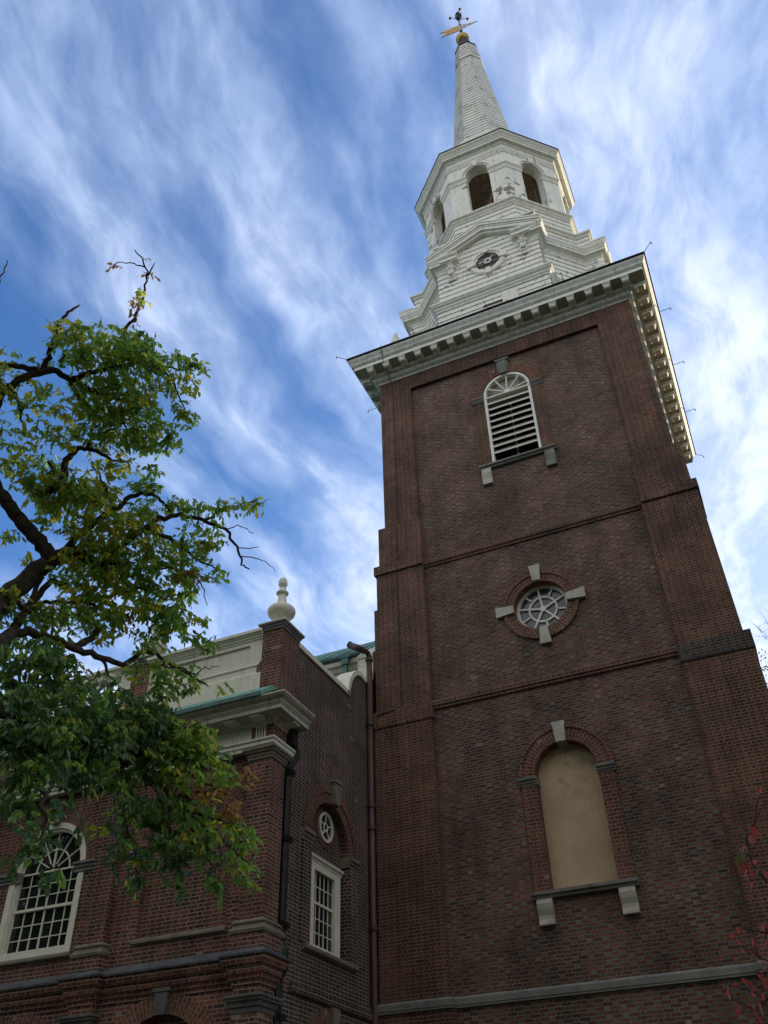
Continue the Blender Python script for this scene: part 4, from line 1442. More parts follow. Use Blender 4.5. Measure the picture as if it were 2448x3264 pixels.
mb.sweep([(-24, -5.43), (-4.895, -5.43)], [(0.576, 10.385), (0.59, 10.385), (0.59, 10.475), (0.576, 10.48)], closed=False)
mb.build('flashing_lip', M['copper_blue'], cf)

# parapet
FP = Frame((0, -5.27, 0), (1, 0, 0), (0, -1, 0))
pp = None
for u0, u1 in ((-8.55, -5.36), (-9.34, -8.95), (-12.2, -11.75), (-16.5, -12.75), (-24, -16.5)):
    mb = MB()
    wide = 2.5 < u1 - u0 < 4
    if wide:
        ua, ub, za, zb = u0 + 0.27, u1 - 0.36, 11.66, 12.16
        FP.box(mb, u0, u1, 10.6, 12.26, -0.26, -0.05)
        for (p0, p1, z0, z1) in ((u0, u1, 10.6, za), (u0, u1, zb, 12.26), (u0, ua, za, zb), (ub, u1, za, zb)):
            FP.box(mb, p0, p1, z0, z1, -0.052, 0.0)
        FP.side(mb, [(-0.05, za), (-0.03, za), (-0.05, za + 0.03)], ua, ub)
    else:
        FP.box(mb, u0, u1, 10.6, 12.26, -0.26, 0.0)
    FP.side(mb, [(0, 10.6), (0.05, 10.6), (0.05, 11.37), (0.025, 11.40), (0.0, 11.42)], u0, u1)
    FP.side(mb, [(0, 11.57), (0.025, 11.575), (0.03, 11.61), (0.0, 11.64)], u0, u1)
    q = mb.build('parapet_panel', M['cream_paint'], church)
    pp = pp or q
for u0, u1 in ((-8.55, -5.37), (-12.2, -8.95), (-24, -12.75)):
    mb = MB()
    FP.side(mb, [(-0.30, 12.255), (0.02, 12.255), (0.03, 12.29), (0.06, 12.31), (0.06, 12.345), (0.09, 12.36), (0.10, 12.40), (0.135, 12.405), (0.135, 12.475), (-0.30, 12.52)], u0, u1)
    mb.build('parapet_coping', M['cream_paint'], church)
mb = MB()
FP.side(mb, [(-0.24, 10.6), (0.02, 10.6), (0.02, 11.37), (0.0, 11.42), (-0.24, 11.42)], -11.76, -9.33)
br = mb.build('balustrade', M['cream_paint'], church)
mb = MB()
mb.lathe([(0.085, 0.0), (0.085, 0.06), (0.055, 0.08), (0.06, 0.12), (0.10, 0.20), (0.105, 0.27), (0.085, 0.36), (0.058, 0.46), (0.05, 0.58), (0.05, 0.64), (0.07, 0.66), (0.07, 0.69), (0.052, 0.71), (0.055, 0.76), (0.085, 0.79), (0.085, 0.84)], (-9.54, -5.39, 11.42), 14)
b0 = mb.build('baluster', M['cream_paint'], br, smooth=True)
for i in range(1, 7):
    c = b0.copy()
    COL.objects.link(c)
    c.parent = br
    c.location = Vector((-0.365 * i, 0, 0))
for u0, u1, big in ((-5.37, -4.85, True), (-8.98, -8.50, False), (-12.81, -12.16, False)):
    mb = MB()
    y0, y1 = (-5.32, -4.55) if big else (-5.32, -4.85)
    mb.box(u0, u1, y0, y1, 10.55, 12.40)
    if big:
        mb.prism([(u0 - 0.115, y0 + 0.002, 10.55), (u0 + 0.01, y0 + 0.002, 10.55), (u0 + 0.01, y0 + 0.002, 11.67), (u0 - 0.02, y0 + 0.002, 11.63), (u0 - 0.115, y0 + 0.002, 11.55)], (0, 0.3, 0))
    pr = mb.build('parapet_pier', M['brick_church'], church)
    mb = MB()
    mb.sweep([(u0, y0), (u1, y0), (u1, y1), (u0, y1)], [(-0.02, 12.39), (0.02, 12.39), (0.025, 12.44), (0.05, 12.455), (0.05, 12.49), (0.085, 12.51), (0.085, 12.545)])
    pc = mb.build('pier_cap', M['stone_grey'], pr)
    mb = MB()
    mb.sweep([(u0, y0), (u1, y0), (u1, y1), (u0, y1)], [(0.07, 12.545), (0.10, 12.545), (0.10, 12.575), (-0.2, 12.63)])
    mb.cap([(u0 + .2, y0 + .2), (u1 - .2, y0 + .2), (u1 - .2, y1 - .2), (u0 + .2, y1 - .2)], 12.63)
    mb.build('cap_stone', M['cream_paint'], pr)

# gable wall facing the tower side, with its scrolled parapet
YW = -2.52
scroll = [(-1.60, 12.40), (-1.565, 12.62), (-1.48, 12.85), (-1.33, 13.06), (-1.15, 13.21), (-0.95, 13.28), (-0.76, 13.27), (-0.60, 13.25), (-0.45, 13.29), (-0.30, 13.40), (-0.16, 13.55), (-0.06, 13.75), (0.0, 14.0), (0.0, 14.30)]
mb = MB()
hl, hr = arch_half(YW, 0.92, 6.05, 8.30, -1), arch_half(YW, 0.92, 6.05, 8.30, 1)
FWW.wall_hole(mb, -5.3, 9.2, 5.2, 12.4, 0, hl, hr, YW, top_l=[(YW, 12.40), (-5.3, 12.40)], top_r=[(YW, 12.40)] + scroll + [(4.5, 17.6), (9.0, 14.3), (9.2, 12.4)])
FWW.reveal(mb, hl, -0.2, 0)
FWW.reveal(mb, hr, -0.2, 0)
FWW.flat(mb, arch_poly(YW, 0.94, 6.0, 8.30), -0.2)
FWW.flat(mb, [(-5.3, -0.2), (9.2, -0.2), (9.2, 5.2), (-5.3, 5.2)], 0)
mb.build('gable_wall', M['brick_west'], church)
mb = MB()
path = [(-4.56, 12.46), (-1.625, 12.46)]
FWW.side(mb, [(0.055, 12.395), (0.055, 12.52), (-0.42, 12.56), (-0.42, 12.395)], -4.56, -1.60)
sc2 = [(-1.60, 12.40)] + scroll
th = 0.125
outer = []
for i, p in enumerate(scroll):
    a = Vector(scroll[max(0, i - 1)])
    b = Vector(scroll[min(len(scroll) - 1, i + 1)])
    t = (b - a).normalized()
    outer.append((p[0] - t.y * th, p[1] + t.x * th))
for i in range(len(scroll) - 1):
    FWW.poly(mb, [scroll[i], scroll[i + 1], outer[i + 1], outer[i]], -0.42, 0.055)
FWW.poly(mb, [(0.0, 13.9), (0.30, 13.9), (0.36, 14.72), (0.30, 14.80), (-0.16, 14.40), (-0.16, 14.31), (0.0, 14.28)], -0.42, 0.06)
FWW.poly(mb, [(0.30, 14.6), (4.5, 17.6), (4.5, 17.8), (0.30, 14.8)], -0.42, 0.06)
mb.build('scrolled_coping', M['cream_paint'], church)
mb = MB()
FWW.ring(mb, YW, 8.30, 0.92, 1.15, 0, 180, -0.2, 0.02, 34, brick=True)
FWW.ring(mb, YW, 8.30, 1.15, 1.33, 0, 180, -0.1, 0.045, 34, brick=True)
mb.build('brick_arch', M['brick_arch'], church)
mb = MB()
FWW.ring(mb, YW + 0.02, 3.80, 0.95, 1.28, 0, 180, -0.1, 0.03, 30, brick=True)
mb.build('brick_arch', M['brick_arch'], church)
mb = MB()
FWW.poly(mb, [(YW - 0.03, 9.22), (YW + 0.20, 9.22), (YW + 0.24, 9.72), (YW - 0.07, 9.72)], -0.1, 0.14)
FWW.box(mb, YW - 0.10, YW + 0.27, 9.72, 9.79, -0.1, 0.17)
mb.build('keystone', M['sandstone'], church)
mb = MB()
FWW.poly(mb, [(YW + 0.02, 4.72), (YW + 0.26, 4.72), (YW + 0.30, 5.10), (YW - 0.02, 5.10)], -0.1, 0.12)
mb.build('keystone', M['sandstone'], church)
for u0, u1 in ((-3.88, -3.40), (-1.64, -1.16)):
    mb = MB()
    FWW.side(mb, [(-0.2, 8.07), (0.03, 8.07), (0.03, 8.13), (0.06, 8.15), (0.06, 8.20), (0.11, 8.23), (0.11, 8.29), (-0.2, 8.31)], u0, u1)
    mb.build('impost_block', M['sandstone'], church)
    mb = MB()
    FWW.box(mb, u0 + (0.06 if u0 < -3 else 0.045), u1 - (0.045 if u0 < -3 else 0.06), 6.08, 8.075, -0.2, 0.035)
    mb.build('brick_jamb', M['brick_west'], church)
mb = MB()
FWW.side(mb, [(-0.2, 6.09), (0.07, 6.075), (0.10, 6.05), (0.10, 5.99), (0.05, 5.96), (0, 5.95)], -3.70, -1.30)
mb.build('window_sill', M['sandstone'], church)
mb = MB()
FWW.side(mb, [(0, 5.12), (0.05, 5.13), (0.09, 5.20), (0.09, 5.28), (0.0, 5.32)], -4.2, -0.35)
mb.build('belt_course', M['brick_west'], church)
# sash window in the gable wall
FG = Frame((-5.2, 0, 0), (0, 1, 0), (1, 0, 0))
mb = MB()
FG.box(mb, -3.25, -3.02, 6.10, 7.86, -0.05, 0.09)
FG.box(mb, -2.06, -1.79, 6.10, 7.86, -0.05, 0.09)
FG.box(mb, -3.02, -2.06, 7.69, 7.86, -0.05, 0.09)
FG.box(mb, -3.02, -2.06, 6.10, 6.20, -0.05, 0.09)
FG.side(mb, [(-0.02, 7.83), (0.10, 7.83), (0.11, 7.87), (0.15, 7.90), (0.16, 7.95), (-0.02, 7.97)], -3.30, -1.75)
sw = mb.build('sash_window', M['cream_paint'], church)
mb = MB()
FG.box(mb, -3.02, -2.06, 7.02, 7.07, -0.01, 0.045)
for k in range(1, 5):
    FG.box(mb, -3.02 + 0.192 * k - 0.009, -3.02 + 0.192 * k + 0.009, 6.20, 7.69, -0.01, 0.024)
for z_ in (7.385, 6.745, 6.47):
    FG.box(mb, -3.02, -2.06, z_ - 0.009, z_ + 0.009, -0.01, 0.022)
mb.build('glazing_bars', M['cream_paint'], sw)
mb = MB()
panes(FG, mb, [-3.02 + 0.192 * k for k in range(6)], [6.2, 6.47, 6.745, 7.045, 7.385, 7.69], 0.008, rgp)
mb.build('glass_pane', M['glass_dark'], sw)
mb = MB()
FG.ring(mb, -2.42, 8.77, 0.335, 0.47, 0, 360, -0.05, 0.015, 36, brick=True)
mb.build('brick_ring', M['brick_arch'], church)
mb = MB()
FG.ring(mb, -2.42, 8.77, 0.275, 0.338, 0, 360, -0.05, 0.05, 36)
FG.ring(mb, -2.42, 8.77, 0.075, 0.105, 0, 360, -0.02, 0.035, 20)
for k in range(5):
    t = R(90 + 72 * k)
    FG.bar(mb, (-2.42 + 0.09 * math.cos(t), 8.77 + 0.09 * math.sin(t)), (-2.42 + 0.285 * math.cos(t), 8.77 + 0.285 * math.sin(t)), 0.028, -0.02, 0.035)
ow = mb.build('oculus_window', M['cream_paint'], church)
mb = MB()
FG.disc(mb, -2.42, 8.77, 0.29, 0.008)
mb.build('glass_pane', M['glass_dark'], ow)

# nave roof of green standing-seam copper, cream eaves and gutter
mb = MB()
mb.prism([(-24, 0.6, 14.95), (-24, 4.5, 17.78), (-24, 8.4, 14.95)], (18.62, 0, 0))
for i in range(30):
    x = -5.75 - 0.60 * i
    mb.prism([(x, 0.58, 14.96), (x, 4.5, 17.765), (x, 4.5, 17.79), (x, 0.58, 15.0)], (0.035, 0, 0))
mb.build('nave_roof', M['copper_green'], church)
FN2 = Frame((0, 0.6, 0), (1, 0, 0), (0, -1, 0))
mb = MB()
FN2.side(mb, [(-0.3, 14.86), (0.02, 14.86), (0.10, 14.88), (0.13, 14.93), (0.13, 15.0), (0.11, 15.0), (-0.3, 14.97)], -24, -5.42)
gt = mb.build('gutter', M['copper_blue'], church)
mb = MB()
mb.box(-6.22, -6.0, 0.42, 0.55, 14.62, 14.83)
mb.box(-6.27, -5.95, 0.40, 0.56, 14.83, 14.88)
mb.box(-6.17, -6.05, 0.45, 0.55, 13.0, 14.62)
mb.build('leader_head', M['copper_blue'], gt)
mb = MB()
FN2.side(mb, [(-0.6, 12.5), (-0.28, 12.5), (-0.28, 14.38), (-0.20, 14.42), (-0.20, 14.52), (-0.14, 14.56), (-0.08, 14.68), (0.0, 14.72), (0.02, 14.80), (0.02, 14.86), (-0.6, 14.86)], -24, -5.43)
mb.build('eaves_cornice', M['cream_paint'], church)
mb = MB()
mb.face([(-23.9, -5.0, 11.0), (-5.02, -5.0, 11.0), (-5.02, 0.9, 12.6), (-23.9, 0.9, 12.6)])
mb.build('aisle_roof', M['dark_roofing'], church)

# rain pipes
mb = MB()
mb.tube([(-4.84, -4.74, 10.10), (-4.84, -4.74, 9.86), (-4.84, -4.50, 9.66), (-4.84, -4.50, 9.58), (-4.87, -4.76, 9.24), (-4.87, -4.76, 5.85), (-4.80, -4.76, 5.70), (-4.78, -4.76, 5.40), (-4.87, -4.80, 5.2), (-4.87, -4.80, 0.0)], 0.088, 8)
dp = mb.build('square_downpipe', M['black_iron'], church)
mb = MB()
mb.box(-4.98, -4.74, -4.86, -4.62, 9.74, 10.08)
mb.build('rain_head', M['black_iron'], dp)
for z_ in (9.14, 7.76, 6.15, 4.62):
    mb = MB()
    mb.box(-4.985, -4.765, -4.875, -4.645, z_ - 0.06, z_ + 0.06)
    mb.box(-4.99, -4.75, -4.885, -4.635, z_ - 0.01, z_ + 0.02)
    mb.build('pipe_bracket', M['black_iron'], dp)
mb = MB()
mb.tube([(-4.90, -0.50, 0.0), (-4.90, -0.50, 5.0), (-4.90, -0.49, 14.02)], 0.078, 12)
mb.tube([(-4.90, -0.49, 13.95), (-4.90, -0.50, 14.10), (-4.91, -0.56, 14.17), (-4.93, -0.66, 14.19), (-5.0, -1.0, 14.13)], 0.076, 12)
mb.tube([(-4.90, -1.06, 14.04), (-5.0, -1.05, 14.12), (-5.2, -1.04, 14.24)], 0.09, 12)
mb.tube([(-5.2, -1.08, 14.27), (-5.32, -0.9, 14.34), (-5.3, -0.2, 14.55), (-5.25, 0.45, 14.75)], 0.075, 10)
rp = mb.build('round_downpipe', M['brown_pipe'], church, smooth=True)
for z_ in (13.98, 12.05, 9.86, 9.30, 7.0):
    mb = MB()
    mb.lathe([(0.082, -0.05), (0.105, -0.045), (0.105, 0.045), (0.082, 0.05)], (-4.90, -0.495, z_), 14)
    mb.build('pipe_collar', M['brown_pipe'], rp)
mb = MB()
mb.ball((-4.96, -0.80, 14.17), 0.09, 0.05, 0.09, 12, 8)
mb.build('pipe_collar', M['brown_pipe'], rp)

# ------------------------------------------------------------------ the tree on the left
AX = Vector((0.92, 0.39, 0.0)).normalized()
AZ = Vector((-0.30, 0.71, 0.63)).normalized()
AY = AZ.cross(AX) * -1.0
if AY.z < 0:
    AY = -AY
AY.normalize()
rng = random.Random(11)


def add_leaf(mb, p, d, L, w, roll_):
    """a folded pointed leaf from its stalk p along d"""
    d = d.normalized()
    a = Vector((0, 0, 1)) if abs(d.z) < 0.95 else Vector((1, 0, 0))
    s = d.cross(a).normalized()
    s = Quaternion(d, roll_) @ s
    n = s.cross(d).normalized()
    curl = n * (L * rng.uniform(-0.12, 0.18))
    b = p
    l1 = p + d * (L * 0.32) + s * w + n * (w * 0.35)
    l2 = p + d * (L * 0.70) + s * (w * 0.72) + n * (w * 0.25) + curl * 0.5
    t = p + d * L + curl
    r1 = p + d * (L * 0.32) - s * w + n * (w * 0.35)
    r2 = p + d * (L * 0.70) - s * (w * 0.72) + n * (w * 0.25) + curl * 0.5
    i = len(mb.v)
    mb.v += [tuple(q) for q in (b, l1, l2, t, r2, r1)]
    mb.f.append((i, i + 3, i + 2, i + 1))
    mb.f.append((i, i + 5, i + 4, i + 3))


def leaf_build(mb, name, mat, parent):
    """light build for leaf meshes: no uv, no welding"""
    off = ORIGIN.get(parent.name, Vector((0, 0, 0))) if parent else Vector((0, 0, 0))
    me = bpy.data.meshes.new(name)
    me.from_pydata([(a - off.x, b - off.y, c - off.z) for a, b, c in mb.v], [], mb.f)
    me.materials.append(mat)
    o = bpy.data.objects.new(name, me)
    COL.objects.link(o)
    if parent:
        o.parent = parent
    return o


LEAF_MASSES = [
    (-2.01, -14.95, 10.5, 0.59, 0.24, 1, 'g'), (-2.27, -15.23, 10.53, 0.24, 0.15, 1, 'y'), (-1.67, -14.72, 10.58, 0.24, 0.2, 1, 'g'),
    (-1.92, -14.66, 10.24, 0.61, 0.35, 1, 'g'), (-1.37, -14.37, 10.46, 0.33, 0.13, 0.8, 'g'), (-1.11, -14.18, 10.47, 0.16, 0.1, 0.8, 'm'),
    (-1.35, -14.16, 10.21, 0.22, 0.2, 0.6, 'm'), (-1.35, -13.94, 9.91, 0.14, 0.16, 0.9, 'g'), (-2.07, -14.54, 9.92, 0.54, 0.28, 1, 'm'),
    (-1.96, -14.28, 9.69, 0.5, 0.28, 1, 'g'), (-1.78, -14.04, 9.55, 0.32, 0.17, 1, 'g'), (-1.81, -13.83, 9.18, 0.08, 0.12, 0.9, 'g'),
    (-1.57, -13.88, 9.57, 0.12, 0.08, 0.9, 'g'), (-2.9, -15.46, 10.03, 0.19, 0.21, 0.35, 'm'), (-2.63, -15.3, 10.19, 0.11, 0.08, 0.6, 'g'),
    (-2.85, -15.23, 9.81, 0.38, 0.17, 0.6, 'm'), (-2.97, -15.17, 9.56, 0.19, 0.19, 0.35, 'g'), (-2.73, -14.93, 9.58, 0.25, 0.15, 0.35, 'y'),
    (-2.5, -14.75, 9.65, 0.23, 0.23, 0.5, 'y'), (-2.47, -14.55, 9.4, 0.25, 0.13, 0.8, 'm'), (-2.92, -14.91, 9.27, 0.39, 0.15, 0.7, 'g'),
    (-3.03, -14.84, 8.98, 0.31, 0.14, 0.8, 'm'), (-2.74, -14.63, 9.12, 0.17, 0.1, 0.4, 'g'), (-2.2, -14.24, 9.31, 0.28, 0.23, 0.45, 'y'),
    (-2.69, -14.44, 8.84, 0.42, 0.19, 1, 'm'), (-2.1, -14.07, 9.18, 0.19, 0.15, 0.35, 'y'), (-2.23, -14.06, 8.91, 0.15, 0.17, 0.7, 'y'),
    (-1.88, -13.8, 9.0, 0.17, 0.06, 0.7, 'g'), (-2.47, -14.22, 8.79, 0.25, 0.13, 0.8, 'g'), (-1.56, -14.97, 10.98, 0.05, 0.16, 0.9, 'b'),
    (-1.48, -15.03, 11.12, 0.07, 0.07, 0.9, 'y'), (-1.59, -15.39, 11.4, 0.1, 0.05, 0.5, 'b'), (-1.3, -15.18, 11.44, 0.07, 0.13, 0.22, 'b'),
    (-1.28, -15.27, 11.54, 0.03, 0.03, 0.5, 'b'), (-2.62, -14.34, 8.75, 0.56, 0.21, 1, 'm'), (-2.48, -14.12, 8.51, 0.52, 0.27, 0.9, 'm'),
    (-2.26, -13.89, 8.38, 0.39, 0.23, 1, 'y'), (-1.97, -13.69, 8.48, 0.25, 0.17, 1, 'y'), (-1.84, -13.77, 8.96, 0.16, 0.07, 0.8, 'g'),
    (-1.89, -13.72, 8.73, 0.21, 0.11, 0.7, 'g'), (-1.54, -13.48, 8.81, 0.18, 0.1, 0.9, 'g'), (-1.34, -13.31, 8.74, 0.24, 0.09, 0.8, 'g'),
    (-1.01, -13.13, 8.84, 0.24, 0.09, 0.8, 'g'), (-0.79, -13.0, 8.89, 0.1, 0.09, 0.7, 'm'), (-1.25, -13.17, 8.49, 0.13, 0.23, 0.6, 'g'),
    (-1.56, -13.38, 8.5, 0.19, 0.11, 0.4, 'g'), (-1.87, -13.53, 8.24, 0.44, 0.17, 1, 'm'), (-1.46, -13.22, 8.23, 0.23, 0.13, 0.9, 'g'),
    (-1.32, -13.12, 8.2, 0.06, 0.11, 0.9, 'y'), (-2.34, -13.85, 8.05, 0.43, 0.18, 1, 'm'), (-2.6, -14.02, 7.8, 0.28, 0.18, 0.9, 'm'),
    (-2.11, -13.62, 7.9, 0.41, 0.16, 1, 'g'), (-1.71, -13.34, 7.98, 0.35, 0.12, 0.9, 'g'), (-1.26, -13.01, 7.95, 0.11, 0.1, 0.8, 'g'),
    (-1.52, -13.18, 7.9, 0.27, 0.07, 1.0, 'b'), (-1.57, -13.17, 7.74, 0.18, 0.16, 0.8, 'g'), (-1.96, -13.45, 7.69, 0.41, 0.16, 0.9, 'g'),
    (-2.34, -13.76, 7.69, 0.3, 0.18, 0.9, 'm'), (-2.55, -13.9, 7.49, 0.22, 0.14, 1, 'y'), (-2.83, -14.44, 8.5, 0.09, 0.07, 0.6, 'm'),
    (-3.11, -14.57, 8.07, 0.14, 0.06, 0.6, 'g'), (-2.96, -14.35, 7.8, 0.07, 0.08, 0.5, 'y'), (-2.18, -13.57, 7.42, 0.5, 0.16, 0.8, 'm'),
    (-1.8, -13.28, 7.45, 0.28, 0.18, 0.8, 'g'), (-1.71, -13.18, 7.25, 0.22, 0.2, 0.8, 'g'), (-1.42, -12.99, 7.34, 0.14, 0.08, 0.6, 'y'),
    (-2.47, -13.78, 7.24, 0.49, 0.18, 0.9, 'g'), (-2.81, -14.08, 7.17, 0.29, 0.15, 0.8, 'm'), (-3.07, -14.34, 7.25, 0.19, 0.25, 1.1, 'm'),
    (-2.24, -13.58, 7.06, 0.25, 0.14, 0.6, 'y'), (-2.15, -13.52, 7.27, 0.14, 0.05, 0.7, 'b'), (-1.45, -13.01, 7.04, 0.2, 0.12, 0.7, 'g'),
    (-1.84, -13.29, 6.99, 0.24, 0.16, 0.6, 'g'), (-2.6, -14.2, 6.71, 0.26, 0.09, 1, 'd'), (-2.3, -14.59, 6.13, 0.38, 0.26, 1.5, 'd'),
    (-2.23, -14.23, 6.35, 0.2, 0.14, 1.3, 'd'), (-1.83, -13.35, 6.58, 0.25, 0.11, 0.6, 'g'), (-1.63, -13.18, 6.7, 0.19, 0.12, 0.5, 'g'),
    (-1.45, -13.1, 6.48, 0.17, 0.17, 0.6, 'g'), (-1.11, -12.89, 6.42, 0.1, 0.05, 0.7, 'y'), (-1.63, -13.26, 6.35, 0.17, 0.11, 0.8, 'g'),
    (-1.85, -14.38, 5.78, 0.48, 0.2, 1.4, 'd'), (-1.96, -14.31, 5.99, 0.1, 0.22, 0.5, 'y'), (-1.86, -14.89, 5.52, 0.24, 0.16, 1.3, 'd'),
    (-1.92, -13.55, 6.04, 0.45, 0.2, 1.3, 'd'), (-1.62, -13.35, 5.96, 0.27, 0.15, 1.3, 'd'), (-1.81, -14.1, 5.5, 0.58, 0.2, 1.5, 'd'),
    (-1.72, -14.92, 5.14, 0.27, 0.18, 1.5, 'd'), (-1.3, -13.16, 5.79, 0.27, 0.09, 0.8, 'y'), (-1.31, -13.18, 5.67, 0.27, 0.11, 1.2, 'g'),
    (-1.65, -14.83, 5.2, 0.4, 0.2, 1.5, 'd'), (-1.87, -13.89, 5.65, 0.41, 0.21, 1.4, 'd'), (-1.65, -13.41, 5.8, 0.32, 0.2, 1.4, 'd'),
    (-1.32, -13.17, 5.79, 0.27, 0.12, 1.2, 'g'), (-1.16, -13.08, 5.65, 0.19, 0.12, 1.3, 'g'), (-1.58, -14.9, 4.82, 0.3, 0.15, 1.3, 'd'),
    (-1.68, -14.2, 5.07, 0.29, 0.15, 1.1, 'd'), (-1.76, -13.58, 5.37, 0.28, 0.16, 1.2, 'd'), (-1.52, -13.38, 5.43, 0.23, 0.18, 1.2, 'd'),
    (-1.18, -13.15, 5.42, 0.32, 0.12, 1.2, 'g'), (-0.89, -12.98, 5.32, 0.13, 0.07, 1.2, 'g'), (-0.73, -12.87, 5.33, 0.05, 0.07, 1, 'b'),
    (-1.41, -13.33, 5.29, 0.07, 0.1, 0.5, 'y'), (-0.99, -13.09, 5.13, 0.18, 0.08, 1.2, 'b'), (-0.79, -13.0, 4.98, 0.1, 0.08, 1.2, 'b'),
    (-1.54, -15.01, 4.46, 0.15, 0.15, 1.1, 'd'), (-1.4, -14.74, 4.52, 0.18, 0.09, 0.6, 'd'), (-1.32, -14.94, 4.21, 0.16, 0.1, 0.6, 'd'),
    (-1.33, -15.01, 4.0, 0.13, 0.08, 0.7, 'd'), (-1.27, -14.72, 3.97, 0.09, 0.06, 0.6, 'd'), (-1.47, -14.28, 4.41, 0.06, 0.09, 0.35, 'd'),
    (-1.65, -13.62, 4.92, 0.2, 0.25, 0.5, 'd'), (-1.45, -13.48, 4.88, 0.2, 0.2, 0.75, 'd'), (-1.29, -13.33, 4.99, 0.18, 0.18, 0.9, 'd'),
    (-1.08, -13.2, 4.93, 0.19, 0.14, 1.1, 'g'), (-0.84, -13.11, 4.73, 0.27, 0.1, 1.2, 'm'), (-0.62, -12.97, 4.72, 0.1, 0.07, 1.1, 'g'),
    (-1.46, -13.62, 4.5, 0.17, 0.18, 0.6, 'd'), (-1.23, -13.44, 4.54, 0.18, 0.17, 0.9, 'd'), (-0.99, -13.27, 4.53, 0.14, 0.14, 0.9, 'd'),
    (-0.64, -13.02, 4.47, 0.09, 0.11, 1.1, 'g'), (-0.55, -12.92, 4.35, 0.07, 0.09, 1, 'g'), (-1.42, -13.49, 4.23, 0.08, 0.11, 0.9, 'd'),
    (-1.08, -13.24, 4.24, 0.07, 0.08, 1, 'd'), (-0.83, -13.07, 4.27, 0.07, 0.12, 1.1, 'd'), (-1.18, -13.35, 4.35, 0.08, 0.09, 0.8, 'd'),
    (-0.84, -13.15, 4.47, 0.08, 0.08, 0.8, 'd'),
]
